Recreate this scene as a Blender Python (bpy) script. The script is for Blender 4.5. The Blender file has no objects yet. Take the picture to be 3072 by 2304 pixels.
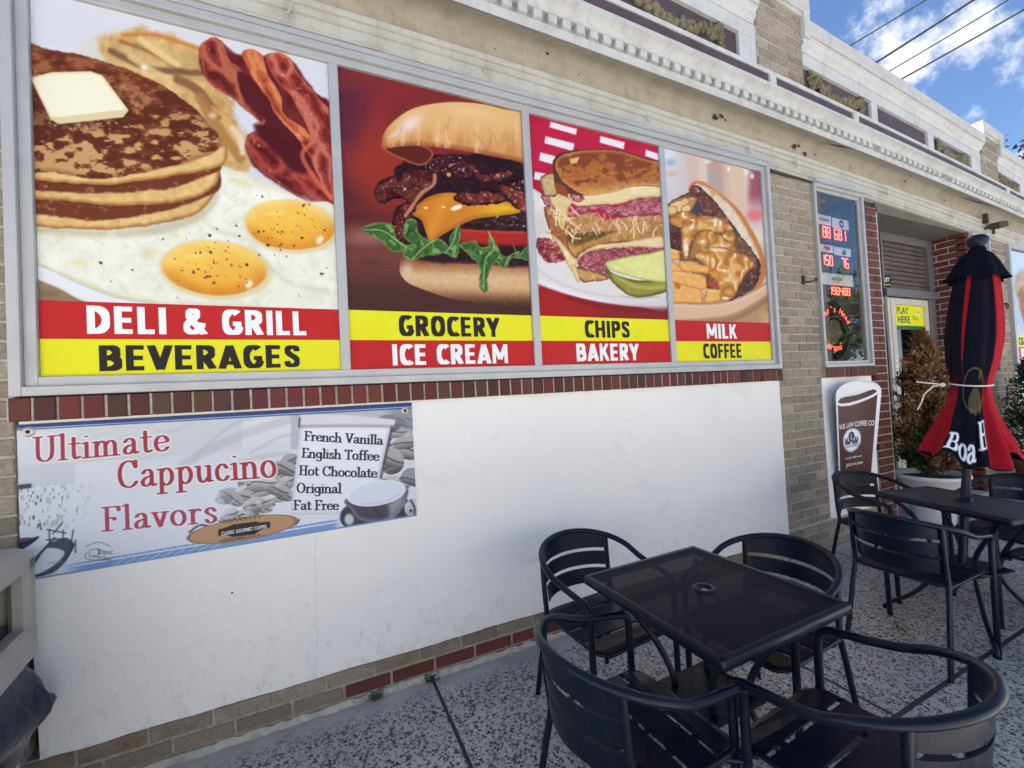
import bpy, bmesh, math, random
import numpy as np
from mathutils import Vector, Matrix
RAD = math.radians
sc = bpy.context.scene
COL = sc.collection

# ------------------------------------------------------------------ camera
cam_d = bpy.data.cameras.new("Camera"); cam = bpy.data.objects.new("Camera", cam_d); COL.objects.link(cam)
cam_d.sensor_fit = 'HORIZONTAL'; cam_d.sensor_width = 36; cam_d.lens = 1300/3072*36
cam_d.clip_start = .02; cam_d.clip_end = 3000
_r = Vector((.90632258, -.41931549, -.05247768)); _u = Vector((.03871162, -.04127769, .9983975)); _f = Vector((.42080969, .90690169, .02117852))
cam.matrix_world = Matrix.Translation((0, -2.17, 1.382)) @ Matrix((_r, _u, -_f)).transposed().to_4x4()
sc.camera = cam

# ------------------------------------------------------------------ light: sun behind the building, the pavement in its shade
SUN = Vector((-.36, .40, .84)).normalized()          # towards the sun
W = bpy.data.worlds.new("World"); sc.world = W; W.use_nodes = True
wn = W.node_tree.nodes; wl = W.node_tree.links; wn.clear()
bg = wn.new('ShaderNodeBackground'); wo = wn.new('ShaderNodeOutputWorld'); sky = wn.new('ShaderNodeTexSky')
sky.sky_type = 'NISHITA'; sky.sun_disc = False; sky.sun_elevation = math.asin(SUN.z)
sky.sun_rotation = math.atan2(SUN.x, SUN.y); sky.air_density = .9; sky.dust_density = .1; sky.ozone_density = 6
bg.inputs['Strength'].default_value = .048
CLOUDS = [  # unit direction, angular radius, weight: the banks seen above the roof
    ((.815, .29, .50), .12, 1.02), ((.79, .33, .53), .09, .4), ((.845, .262, .465), .06, .6), ((.872, .236, .43), .05, .6), ((.885, .222, .405), .045, .9), ((.905, .20, .37), .06, .8), ((.93, .17, .33), .06, .6), ((.841, .325, .44), .045, .62), ((.86, .31, .40), .03, .5), ((.925, .248, .295), .05, 1.0), ((.886, .279, .37), .025, .5), ((.772, .352, .53), .03, .5), ((.75, .36, .56), .03, .4), ((.3, -.6, .7), .5, .7), ((-.4, -.7, .6), .5, .7)]
tc = wn.new('ShaderNodeTexCoord')
def wmath(op, a, b=None):
    n = wn.new('ShaderNodeMath'); n.operation = op
    for i, v in enumerate((a, b)):
        if v is None: continue
        if isinstance(v, (int, float)): n.inputs[i].default_value = v
        else: wl.new(v, n.inputs[i])
    return n.outputs[0]
acc = None
for d, rad, wgt in CLOUDS:
    v = wn.new('ShaderNodeVectorMath'); v.operation = 'DISTANCE'; wl.new(tc.outputs['Generated'], v.inputs[0]); v.inputs[1].default_value = Vector(d).normalized()
    m = wmath('MULTIPLY', wmath('MAXIMUM', wmath('SUBTRACT', 1.0, wmath('DIVIDE', v.outputs['Value'], rad)), 0.0), wgt)
    acc = m if acc is None else wmath('ADD', acc, m)
ns = wn.new('ShaderNodeTexNoise'); ns.inputs['Scale'].default_value = 16; ns.inputs['Detail'].default_value = 7; ns.inputs['Roughness'].default_value = .62; wl.new(tc.outputs['Generated'], ns.inputs['Vector'])
n2 = wn.new('ShaderNodeTexNoise'); n2.inputs['Scale'].default_value = 3.2; n2.inputs['Detail'].default_value = 6; wl.new(tc.outputs['Generated'], n2.inputs['Vector'])
shape = wmath('ADD', wmath('MULTIPLY', acc, .72), wmath('ADD', wmath('MULTIPLY', wmath('SUBTRACT', ns.outputs['Fac'], .5), 3.0), wmath('MULTIPLY', wmath('SUBTRACT', n2.outputs['Fac'], .5), .5)))
cr = wn.new('ShaderNodeMapRange'); cr.interpolation_type = 'SMOOTHSTEP'; cr.inputs['From Min'].default_value = .28; cr.inputs['From Max'].default_value = 1.15; wl.new(shape, cr.inputs['Value'])
mx = wn.new('ShaderNodeMix'); mx.data_type = 'RGBA'; wl.new(cr.outputs['Result'], mx.inputs[0]); wl.new(sky.outputs['Color'], mx.inputs[6])
CLOUD_COL = (6.0, 6.05, 6.3, 1); mx.inputs[7].default_value = CLOUD_COL
wl.new(mx.outputs[2], bg.inputs['Color']); wl.new(bg.outputs[0], wo.inputs[0])
sun_d = bpy.data.lights.new("Sun", 'SUN'); sun = bpy.data.objects.new("Sun", sun_d); COL.objects.link(sun)
sun_d.energy = 5; sun_d.angle = RAD(.53); sun_d.color = (1, .965, .90)
sun.rotation_euler = SUN.to_track_quat('Z', 'Y').to_euler(); sun.location = (0, 0, 20)
vs = sc.view_settings; vs.view_transform = 'Standard'; vs.look = 'None'; vs.gamma = 1; vs.use_curve_mapping = False; vs.exposure = 2.2
sc.cycles.max_bounces = 8; sc.cycles.diffuse_bounces = 4; sc.cycles.transparent_max_bounces = 24

# ------------------------------------------------------------------ materials
MATS = {}
def s2l(c):
    c = np.asarray(c, float)/255; return np.where(c <= .04045, c/12.92, ((c+.055)/1.055)**2.4)
class NT:
    """a small node-tree writer"""
    def __init__(s, name):
        s.m = bpy.data.materials.new(name); s.m.use_nodes = True; s.n = s.m.node_tree.nodes; s.l = s.m.node_tree.links; s.n.clear()
        s.out = s.n.new('ShaderNodeOutputMaterial'); s.b = s.n.new('ShaderNodeBsdfPrincipled'); s.l.new(s.b.outputs[0], s.out.inputs[0]); s._co = None; MATS[name] = s.m
    def co(s):
        if s._co is None: s._co = s.n.new('ShaderNodeTexCoord')
        return s._co.outputs['Object']
    def pos(s): return s.n.new('ShaderNodeNewGeometry').outputs['Position']
    def set(s, k, v):
        i = s.b.inputs[k]
        if hasattr(v, 'is_output'): s.l.new(v, i)
        else: i.default_value = (*v, 1) if isinstance(v, (tuple, list)) and len(v) == 3 and i.type == 'RGBA' else v
        return s
    def noise(s, scale, detail=4, rough=.55, vec=None, dist=0, stretch=None):
        n = s.n.new('ShaderNodeTexNoise'); n.inputs['Scale'].default_value = scale; n.inputs['Detail'].default_value = detail; n.inputs['Roughness'].default_value = rough; n.inputs['Distortion'].default_value = dist
        vec = vec or s.co()
        if stretch:
            mp = s.n.new('ShaderNodeMapping'); mp.inputs['Scale'].default_value = stretch; s.l.new(vec, mp.inputs[0]); vec = mp.outputs[0]
        s.l.new(vec, n.inputs['Vector']); return n.outputs['Fac']
    def ramp(s, fac, stops, interp='LINEAR'):
        r = s.n.new('ShaderNodeValToRGB'); r.color_ramp.interpolation = interp; e = r.color_ramp.elements
        while len(e) < len(stops): e.new(.5)
        for k, (p, c) in enumerate(stops): e[k].position = p; e[k].color = (*c, 1) if len(c) == 3 else c
        s.l.new(fac, r.inputs[0]); return r.outputs[0]
    def mixc(s, fac, a, b, mode='MIX'):
        m = s.n.new('ShaderNodeMix'); m.data_type = 'RGBA'; m.blend_type = mode
        for i, v in ((0, fac), (6, a), (7, b)):
            if hasattr(v, 'is_output'): s.l.new(v, m.inputs[i])
            else: m.inputs[i].default_value = v if i == 0 else (*v, 1)
        return m.outputs[2]
    def mth(s, op, a, b=None, c=None):
        m = s.n.new('ShaderNodeMath'); m.operation = op
        for i, v in enumerate((a, b, c)):
            if v is None: continue
            if hasattr(v, 'is_output'): s.l.new(v, m.inputs[i])
            else: m.inputs[i].default_value = v
        return m.outputs[0]
    def attr(s, name='Col'):
        a = s.n.new('ShaderNodeVertexColor'); a.layer_name = name; return a.outputs[0]
    def bump(s, h, strength=.3, dist=.01):
        b = s.n.new('ShaderNodeBump'); b.inputs['Strength'].default_value = strength; b.inputs['Distance'].default_value = dist; s.l.new(h, b.inputs['Height']); s.l.new(b.outputs[0], s.b.inputs['Normal']); return s
def plain(name, col, rough=.5, metal=0, var=.12, scale=8, bump=0, bscale=60, spec=.5):
    t = NT(name); n = t.noise(scale, 5)
    lo = tuple(max(0, c*(1-var)) for c in col); hi = tuple(min(1, c*(1+var)) for c in col)
    t.set('Base Color', t.ramp(n, [(.3, lo), (.7, hi)])).set('Roughness', rough).set('Metallic', metal).set('Specular IOR Level', spec)
    if bump: t.bump(t.noise(bscale, 4), bump, .004)
    return t
def M(n): return MATS[n]

t = plain('plaster_white', (.80, .80, .80), .62, var=.035, scale=2.2); n1 = t.noise(9, 5, .6); n2_ = t.noise(160, 3)
t.set('Base Color', t.mixc(t.ramp(t.noise(1.3, 6, .6), [(.52, (0, 0, 0)), (.72, (.5, .5, .5))]), (.85, .84, .82), (.76, .745, .715)))
zz_ = t.n.new('ShaderNodeSeparateXYZ'); t.l.new(t.pos(), zz_.inputs[0]); lowm = t.n.new('ShaderNodeMapRange'); lowm.inputs['From Min'].default_value = .62; lowm.inputs['From Max'].default_value = .17; t.l.new(zz_.outputs['Z'], lowm.inputs['Value'])
spl = t.ramp(t.noise(34, 6, .7, stretch=(1, 1, .55)), [(.54, (0, 0, 0)), (.68, (.5, .5, .5))]); scf = t.ramp(t.noise(2.6, 7, .72, dist=1.5), [(.60, (0, 0, 0)), (.66, (.22, .22, .22))]); basec = t.b.inputs['Base Color'].links[0].from_socket
basec = t.mixc(t.mth('MULTIPLY', spl, lowm.outputs[0]), basec, (.56, .53, .48)); t.set('Base Color', t.mixc(scf, basec, (.62, .61, .59)))
t.bump(t.mth('ADD', t.mth('MULTIPLY', t.noise(7, 6, .65, dist=.6, stretch=(1, 1, 2.2)), 1.6), t.mth('MULTIPLY', n2_, .4)), .5, .007)
t = NT('brick'); c = t.attr(); n = t.noise(70, 5, .65); big = t.noise(14, 4)
c = t.mixc(t.ramp(n, [(.35, (.55, .55, .55)), (.62, (0, 0, 0))]), c, (.10, .085, .07)); c = t.mixc(t.ramp(big, [(.35, (0, 0, 0)), (.75, (.35, .35, .35))]), c, (.40, .35, .29))
t.set('Base Color', c).set('Roughness', .88).set('Specular IOR Level', .25).bump(n, .5, .004)
t = NT('red_brick'); c = t.attr(); n = t.noise(90, 4, .6)
t.set('Base Color', t.mixc(t.ramp(n, [(.4, (.3, .3, .3)), (.7, (0, 0, 0))]), c, (.09, .03, .025))).set('Roughness', .72).set('Specular IOR Level', .35).bump(n, .3, .003)
t = plain('mortar', (.44, .405, .35), .95, var=.25, scale=30, bump=.5, bscale=220, spec=.2)
t = plain('aluminium', (.43, .435, .445), .42, metal=.25, var=.07, scale=6, bump=.05, bscale=30); t.set('Roughness', t.ramp(t.noise(18, 5), [(.3, (.34, .34, .34)), (.7, (.52, .52, .52))]))
t = plain('dark_gap', (.03, .03, .035), .8)
def aged(name, base, dirt, amt=.5, rough=.7, streak=True):
    t = NT(name); v = t.pos(); a = t.noise(7, 6, .65, v); b = t.noise(60, 5, .7, v); s = t.noise(5, 5, .6, v, stretch=(6, 6, .6)) if streak else a
    f = t.ramp(a, [(.46, (0, 0, 0)), (.74, (amt, amt, amt))]); c = t.mixc(f, base, dirt)
    c = t.mixc(t.ramp(s, [(.55, (0, 0, 0)), (.8, (amt*.8,)*3)]), c, tuple(x*.75 for x in dirt))
    c = t.mixc(t.ramp(b, [(.68, (0, 0, 0)), (.76, (.45, .45, .45))]), c, tuple(x*.45 for x in dirt))
    t.set('Base Color', c).set('Roughness', rough).set('Specular IOR Level', .35).bump(b, .25, .004); return t
aged('frieze_paint', (.47, .46, .43), (.30, .265, .21), .65)
aged('soffit_paint', (.38, .355, .29), (.24, .205, .15), .7)
aged('cornice_paint', (.52, .525, .53), (.33, .31, .28), .6)
aged('parapet_paint', (.54, .55, .56), (.36, .34, .31), .5)
aged('coping_paint', (.53, .53, .52), (.36, .33, .28), .6)
aged('panel_purple', (.085, .058, .075), (.045, .03, .04), .7, .6); aged('swag_stone', (.20, .175, .11), (.09, .075, .045), .8, .9)
t = NT('concrete_aggregate'); v = t.pos()
vo = t.n.new('ShaderNodeTexVoronoi'); vo.inputs['Scale'].default_value = 74; vo.inputs['Randomness'].default_value = 1; wv = t.n.new('ShaderNodeVectorMath'); wv.operation = 'ADD'
dn = t.n.new('ShaderNodeTexNoise'); dn.inputs['Scale'].default_value = 45; t.l.new(v, dn.inputs['Vector']); sv = t.n.new('ShaderNodeVectorMath'); sv.operation = 'SCALE'; sv.inputs['Scale'].default_value = .03; t.l.new(dn.outputs['Color'], sv.inputs[0]); t.l.new(v, wv.inputs[0]); t.l.new(sv.outputs[0], wv.inputs[1])
t.l.new(wv.outputs[0], vo.inputs['Vector'])
sp = t.n.new('ShaderNodeSeparateColor'); t.l.new(vo.outputs['Color'], sp.inputs[0])
stone = t.ramp(sp.outputs[0], [(0, (.05, .05, .06)), (.35, (.085, .085, .095)), (.62, (.16, .15, .15)), (.8, (.28, .25, .21)), (1, (.40, .37, .33))], 'CONSTANT')
sz = t.mth('ADD', t.mth('MULTIPLY', sp.outputs[1], .36), .24)
cement = t.ramp(t.noise(5, 6, .6, v), [(.3, (.49, .45, .385)), (.7, (.64, .59, .51))]); cement = t.mixc(t.ramp(t.noise(240, 3, .7, v), [(.35, (.3, .3, .3)), (.6, (0, 0, 0))]), cement, (.24, .23, .215))
dd = t.mth('SUBTRACT', vo.outputs['Distance'], sz); mk = t.n.new('ShaderNodeMapRange'); mk.inputs['From Min'].default_value = -.03; mk.inputs['From Max'].default_value = .05; t.l.new(dd, mk.inputs['Value'])
sep = t.n.new('ShaderNodeSeparateXYZ'); t.l.new(v, sep.inputs[0])
wallband = t.n.new('ShaderNodeMapRange'); wallband.interpolation_type = 'SMOOTHSTEP'; wallband.inputs['From Min'].default_value = -.20; wallband.inputs['From Max'].default_value = -.03; t.l.new(t.mth('ADD', sep.outputs['Y'], t.mth('MULTIPLY', t.mth('SUBTRACT', t.noise(9, 4, .6, v), .5), .22)), wallband.inputs['Value'])
v2 = t.n.new('ShaderNodeTexVoronoi'); v2.inputs['Scale'].default_value = 128; t.l.new(wv.outputs[0], v2.inputs['Vector']); s2 = t.n.new('ShaderNodeSeparateColor'); t.l.new(v2.outputs['Color'], s2.inputs[0])
fine = t.ramp(s2.outputs[0], [(0, (.07, .07, .08)), (.3, (.15, .145, .145)), (.55, (.26, .24, .21)), (.8, (.38, .35, .31))], 'CONSTANT'); fm = t.mth('MULTIPLY', t.mth('LESS_THAN', v2.outputs['Distance'], t.mth('ADD', t.mth('MULTIPLY', s2.outputs[1], .35), .12)), .85)
cement = t.mixc(t.mth('MULTIPLY', fm, t.mth('SUBTRACT', 1.0, wallband.outputs[0])), cement, fine)
mk2 = t.mth('MAXIMUM', mk.outputs[0], wallband.outputs[0]); colr = t.mixc(mk2, stone, cement)
jt = None
for ax, org, stp in (('X', .486, 1.6), ('Y', -1.18, 1.18)):
    q = t.mth('ABSOLUTE', t.mth('SUBTRACT', t.mth('FRACT', t.mth('ADD', t.mth('DIVIDE', t.mth('SUBTRACT', sep.outputs[ax], org), stp), 100.5)), .5)); q = t.mth('MULTIPLY', q, stp)
    q = t.mth('LESS_THAN', t.mth('ADD', q, t.mth('MULTIPLY', t.mth('SUBTRACT', t.noise(30, 3, .5, v), .5), .006)), .0075 if ax == 'X' else .010); jt = q if jt is None else t.mth('MAXIMUM', jt, q)
colr = t.mixc(jt, colr, (.03, .028, .026)); stain = t.noise(1.6, 5, .65, v); colr = t.mixc(t.ramp(stain, [(.42, (.0, .0, .0)), (.72, (.3, .3, .3))]), colr, (.15, .14, .125))
t.set('Base Color', colr).set('Roughness', .8).set('Specular IOR Level', .3); t.bump(t.mth('SUBTRACT', t.mth('MULTIPLY', mk2, -.5), t.mth('MULTIPLY', jt, 2.5)), .5, .006)
t = plain('asphalt', (.16, .155, .15), .9, var=.3, scale=40, bump=.4, bscale=300); t = plain('pale_concrete', (.46, .44, .40), .85, var=.15, scale=3, bump=.3, bscale=120); t = plain('road_paint', (.75, .74, .70), .7)
t = plain('black_paint', (.0052, .0075, .0155), .42, var=.25, scale=5); t.set('Roughness', t.ramp(t.noise(25, 5, .6), [(.3, (.26, .26, .26)), (.7, (.42, .42, .42))])).set('Specular IOR Level', .30).set('Specular Tint', (.8, .88, 1))
t = NT('mesh_top'); u = t.co(); sx = t.n.new('ShaderNodeSeparateXYZ'); t.l.new(u, sx.inputs[0])
P_ = .0065
def wave(sock, off=0.): return t.mth('SUBTRACT', t.mth('FRACT', t.mth('ADD', t.mth('DIVIDE', sock, P_), off)), .5)
row = t.mth('FLOOR', t.mth('ADD', t.mth('DIVIDE', sx.outputs['Y'], P_), 200)); odd = t.mth('MULTIPLY', t.mth('MODULO', row, 2), .5)
hx = t.mth('SUBTRACT', t.mth('FRACT', t.mth('ADD', t.mth('ADD', t.mth('DIVIDE', sx.outputs['X'], P_), 200), odd)), .5); hy = t.mth('SUBTRACT', t.mth('FRACT', t.mth('ADD', t.mth('DIVIDE', sx.outputs['Y'], P_), 200)), .5)
hole = t.mth('LESS_THAN', t.mth('SQRT', t.mth('ADD', t.mth('MULTIPLY', hx, hx), t.mth('MULTIPLY', hy, hy))), .13)
t.set('Base Color', (.005, .0075, .016)).set('Roughness', .5).set('Specular IOR Level', .08).set('Specular Tint', (.62, .78, 1)); tr = t.n.new('ShaderNodeBsdfTransparent'); ms = t.n.new('ShaderNodeMixShader'); t.l.new(hole, ms.inputs[0]); t.l.new(t.b.outputs[0], ms.inputs[1]); t.l.new(tr.outputs[0], ms.inputs[2]); t.l.new(ms.outputs[0], t.out.inputs[0])
def glass(name, tint=(.85, .9, .92), extra=.10):
    t = NT(name); g = t.n.new('ShaderNodeBsdfGlossy'); g.inputs['Roughness'].default_value = .004; g.inputs['Color'].default_value = (.9, .95, 1, 1); tr = t.n.new('ShaderNodeBsdfTransparent'); tr.inputs[0].default_value = (*tint, 1)
    fr = t.n.new('ShaderNodeFresnel'); fr.inputs[0].default_value = 1.6; ms = t.n.new('ShaderNodeMixShader'); t.l.new(t.mth('ADD', fr.outputs[0], extra), ms.inputs[0]); t.l.new(tr.outputs[0], ms.inputs[1]); t.l.new(g.outputs[0], ms.inputs[2]); t.l.new(ms.outputs[0], t.out.inputs[0])
glass('window_glass', extra=.05); glass('dark_glass', (.30, .33, .35), .03)
t = NT('print_film'); t.set('Base Color', t.attr()).set('Roughness', .34).set('Specular IOR Level', .14)
t = NT('print_matte'); t.set('Base Color', t.attr()).set('Roughness', .55).set('Specular IOR Level', .4)
t = NT('canopy_cloth'); t.set('Base Color', t.attr()).set('Roughness', .85).set('Specular IOR Level', .15).bump(t.noise(500, 2), .15, .001)
plain('poster_red', tuple(s2l((186, 34, 38))), .34, var=.03, spec=.14); plain('poster_yellow', tuple(s2l((226, 222, 36))), .34, var=.03, spec=.14); plain('print_white', tuple(s2l((236, 236, 238))), .38, var=.01, spec=.14); plain('print_black', (.018, .017, .016), .38, var=.05, spec=.14)
plain('interior_dark', (.035, .035, .04), .8); plain('room_white', (.5, .5, .5), .8); plain('trim_cream', (.52, .50, .42), .5, var=.06); plain('steel', (.6, .6, .62), .25, .9)
plain('bin_plastic', (.36, .345, .305), .5, var=.14, scale=6, bump=.12, bscale=140); plain('bin_inside', (.15, .11, .06), .6, var=.3)
t = plain('bag_plastic', (.006, .009, .026), .2, var=.4, scale=9, spec=.22); t.bump(t.noise(8, 2, .5, dist=.9), .28, .03); t.set('Specular Tint', (.6, .75, 1))
plain('slat_brown', (.085, .06, .048), .6, var=.3); plain('recess_dark', (.12, .11, .10), .8, var=.2); plain('old_mortar', (.33, .30, .26), .95, var=.3, scale=30, bump=.5, bscale=220, spec=.2); plain('jamb_grey', (.12, .12, .125), .45, var=.08); plain('crack_grey', (.42, .42, .41), .8)
plain('pot_white', (.66, .66, .66), .5, var=.08, scale=9, bump=.1); plain('soil', (.045, .03, .02), .95, var=.4, scale=60); plain('wood_pole', (.16, .12, .085), .9, var=.3, scale=14); plain('bark', (.09, .065, .045), .95, var=.35, scale=20)
def leafmat(name, rough=.6):
    t = NT(name); c = t.attr(); t.set('Base Color', c).set('Roughness', rough).set('Specular IOR Level', .3); return t
leafmat('leaf'); plain('rope_white', (.7, .7, .68), .8); plain('black_cable', (.012, .012, .012), .6); plain('rusty_iron', (.05, .032, .024), .8, var=.4, scale=40)
plain('cloth_navy', (.003, .0045, .010), .9, spec=.1); plain('screw_metal', (.5, .48, .42), .4, .6); plain('sticker_green', (.02, .12, .05), .4); plain('sticker_blue', (.03, .06, .2), .4)
def emit(name, col, st):
    t = NT(name); t.set('Base Color', (.02, .02, .02)).set('Emission Color', col).set('Emission Strength', st)
emit('led_red', (1, .10, .06), 1.6); emit('neon_red', (1, .12, .08), .8)

# ------------------------------------------------------------------ mesh builders
def tag(o, label=None, cat=None, group=None, kind=None):
    if label: o['label'] = label
    if cat: o['category'] = cat
    if group: o['group'] = group
    if kind: o['kind'] = kind
    return o
def empty(name, loc=(0, 0, 0), label=None, cat=None, group=None, rz=0):
    o = bpy.data.objects.new(name, None); COL.objects.link(o); o.location = loc; o.rotation_euler = (0, 0, rz); o.empty_display_size = .1
    return tag(o, label, cat, group)
def link(name, me, parent=None, world=True):
    o = bpy.data.objects.new(name, me); COL.objects.link(o)
    if parent is not None:
        o.parent = parent
        if world: o.matrix_parent_inverse = Matrix.LocRotScale(*_world(parent)).inverted()
    return o
def _world(o):
    m = Matrix.Identity(4); ch = []
    while o is not None: ch.append(o); o = o.parent
    for q in reversed(ch): m = m @ (q.matrix_parent_inverse @ Matrix.LocRotScale(q.location, q.rotation_euler, q.scale))
    return m.decompose()
class MB:
    """collects boxes, tubes and sheets and links them as ONE mesh object"""
    def __init__(s): s.v = []; s.f = []; s.c = []; s.sm = []; s.cur = (1, 1, 1); s.smooth = False
    def add(s, vs, fs, col=None, smooth=None):
        b = len(s.v); s.v += [tuple(p) for p in vs]
        for f in fs: s.f.append(tuple(b+i for i in f)); s.c.append(col or s.cur); s.sm.append(s.smooth if smooth is None else smooth)
        return s
    def box(s, x0, x1, y0, y1, z0, z1, col=None, ch=0):
        x0, x1 = sorted((x0, x1)); y0, y1 = sorted((y0, y1)); z0, z1 = sorted((z0, z1))
        if ch <= 0:
            v = [(x, y, z) for z in (z0, z1) for y in (y0, y1) for x in (x0, x1)]
            return s.add(v, [(0, 2, 3, 1), (4, 5, 7, 6), (0, 1, 5, 4), (2, 6, 7, 3), (0, 4, 6, 2), (1, 3, 7, 5)], col, False)
        # chamfer: 24 vertices, each face inset
        v = []; idx = {}
        for i, x in enumerate((x0, x1)):
            for j, y in enumerate((y0, y1)):
                for k, z in enumerate((z0, z1)):
                    X = x+(ch if i == 0 else -ch); Y = y+(ch if j == 0 else -ch); Z = z+(ch if k == 0 else -ch)
                    idx[i, j, k] = len(v); v += [(x, Y, Z), (X, y, Z), (X, Y, z)]
        g = lambda i, j, k, a: idx[i, j, k]+a
        f = []
        for i in (0, 1): q = [g(i, 0, 0, 0), g(i, 1, 0, 0), g(i, 1, 1, 0), g(i, 0, 1, 0)]; f.append(q if i else q[::-1])
        for j in (0, 1): q = [g(0, j, 0, 1), g(0, j, 1, 1), g(1, j, 1, 1), g(1, j, 0, 1)]; f.append(q if j else q[::-1])
        for k in (0, 1): q = [g(0, 0, k, 2), g(1, 0, k, 2), g(1, 1, k, 2), g(0, 1, k, 2)]; f.append(q if k else q[::-1])
        for j in (0, 1):
            for k in (0, 1): f.append((g(0, j, k, 1), g(1, j, k, 1), g(1, j, k, 2), g(0, j, k, 2)))
        for i in (0, 1):
            for k in (0, 1): f.append((g(i, 0, k, 0), g(i, 1, k, 0), g(i, 1, k, 2), g(i, 0, k, 2)))
        for i in (0, 1):
            for j in (0, 1): f.append((g(i, j, 0, 0), g(i, j, 1, 0), g(i, j, 1, 1), g(i, j, 0, 1)))
        for i in (0, 1):
            for j in (0, 1):
                for k in (0, 1): f.append((g(i, j, k, 0), g(i, j, k, 1), g(i, j, k, 2)))
        return s.add(v, f, col, False)
    def tube(s, pts, r, n=10, cap=True, col=None, closed=False, flat=None):
        P = [Vector(p) for p in pts]; N = len(P); rr = r if isinstance(r, (list, tuple)) else [r]*N
        up = Vector((0, 0, 1)); V = []; prev = None
        for i, p in enumerate(P):
            a = P[i-1] if (i or closed) else P[i]; b = P[(i+1) % N] if (i < N-1 or closed) else P[i]
            t = (b-a).normalized() if (b-a).length > 1e-9 else Vector((0, 0, 1))
            if prev is None:
                w = up if abs(t.dot(up)) < .95 else Vector((1, 0, 0)); e1 = t.cross(w).normalized()
            else: e1 = (prev-t*prev.dot(t)).normalized()
            prev = e1; e2 = t.cross(e1)
            for k in range(n):
                an = 2*math.pi*k/n; V.append(p+(e1*math.cos(an)+e2*math.sin(an))*rr[i])
        F = []
        for i in range(N if closed else N-1):
            j = (i+1) % N
            for k in range(n): F.append((i*n+k, i*n+(k+1) % n, j*n+(k+1) % n, j*n+k))
        s.add(V, F, col, True)
        if cap and not closed: s.add(V[:n], [tuple(range(n))[::-1]], col, False); s.add(V[-n:], [tuple(range(n))], col, False)
        return s
    def lathe(s, prof, c=(0, 0, 0), n=32, col=None, rf=None, smooth=True):
        V = [];
        for r, z in prof:
            for k in range(n):
                a = 2*math.pi*k/n; q = r*(rf(a, z) if rf else 1); V.append((c[0]+q*math.cos(a), c[1]+q*math.sin(a), c[2]+z))
        F = [(i*n+k, i*n+(k+1) % n, (i+1)*n+(k+1) % n, (i+1)*n+k) for i in range(len(prof)-1) for k in range(n)]
        return s.add(V, F, col, smooth)
    def prism(s, poly, y0, y1, col=None):
        # outline in x,z pushed from y0 (front) to y1
        n = len(poly); V = [(x, y0, z) for x, z in poly]+[(x, y1, z) for x, z in poly]
        F = [tuple(range(n)), tuple(range(2*n-1, n-1, -1))]+[((i+1) % n, i, n+i, n+(i+1) % n) for i in range(n)]
        return s.add(V, F, col, False)
    def sweep(s, prof, xs, zf=None, col=None, smooth=False, ends=True):
        # profile of (y, z) run along x; zf(x, z) bends it
        zf = zf or (lambda x, z: z); n = len(prof)
        V = [(x, y, zf(x, z)) for x in xs for (y, z) in prof]
        s.add(V, [(i*n+k, (i+1)*n+k, (i+1)*n+k+1, i*n+k+1) for i in range(len(xs)-1) for k in range(n-1)], col, smooth)
        if ends: s.add(V[:n], [tuple(range(n))], col, False); s.add(V[-n:], [tuple(range(n))[::-1]], col, False)
        return s
    def xform(s, m):
        s.v = [tuple(m @ Vector(p)) for p in s.v]; return s
    def build(s, name, mat, parent=None, colored=False, fix=True):
        me = bpy.data.meshes.new(name); me.from_pydata(s.v, [], s.f); me.polygons.foreach_set('use_smooth', s.sm)
        if fix:
            bm = bmesh.new(); bm.from_mesh(me); bmesh.ops.recalc_face_normals(bm, faces=bm.faces); bm.to_mesh(me); bm.free()
        for m in (mat if isinstance(mat, (list, tuple)) else [mat]): me.materials.append(MATS[m])
        if colored:
            ca = me.color_attributes.new('Col', 'FLOAT_COLOR', 'CORNER'); arr = np.ones((len(me.loops), 4), np.float32); ct = np.array([p.loop_total for p in me.polygons]); arr[:, :3] = np.repeat(np.array(s.c, np.float32), ct, axis=0); ca.data.foreach_set('color', arr.ravel())
        return link(name, me, parent)
def grid_mesh(name, P, colors, mat, parent=None, smooth=True):
    """P: (h, w, 3) points, colors: (h, w, 3) in 0..255 -> one mesh with a colour attribute"""
    h, w = P.shape[:2]; me = bpy.data.meshes.new(name); me.vertices.add(h*w); me.vertices.foreach_set('co', P.astype(np.float32).ravel())
    i = np.arange(h*w).reshape(h, w); q = np.stack([i[:-1, :-1], i[1:, :-1], i[1:, 1:], i[:-1, 1:]], -1).reshape(-1, 4); nf = len(q)
    me.loops.add(nf*4); me.loops.foreach_set('vertex_index', q.astype(np.int32).ravel()); me.polygons.add(nf); me.polygons.foreach_set('loop_start', (np.arange(nf)*4).astype(np.int32)); me.polygons.foreach_set('use_smooth', np.full(nf, smooth))
    me.update(calc_edges=True); ca = me.color_attributes.new('Col', 'FLOAT_COLOR', 'POINT'); arr = np.ones((h*w, 4), np.float32); arr[:, :3] = s2l(np.clip(colors.reshape(-1, 3), 0, 255)); ca.data.foreach_set('color', arr.ravel())
    me.materials.append(MATS[mat]); return link(name, me, parent)
def hom(q):
    A = []; b = []
    for (x, y), (u, v) in zip([(0, 0), (1, 0), (1, 1), (0, 1)], q):
        A.append([x, y, 1, 0, 0, 0, -u*x, -u*y]); b.append(u); A.append([0, 0, 0, x, y, 1, -v*x, -v*y]); b.append(v)
    return np.append(np.linalg.solve(np.array(A, float), np.array(b, float)), 1).reshape(3, 3)
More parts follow.
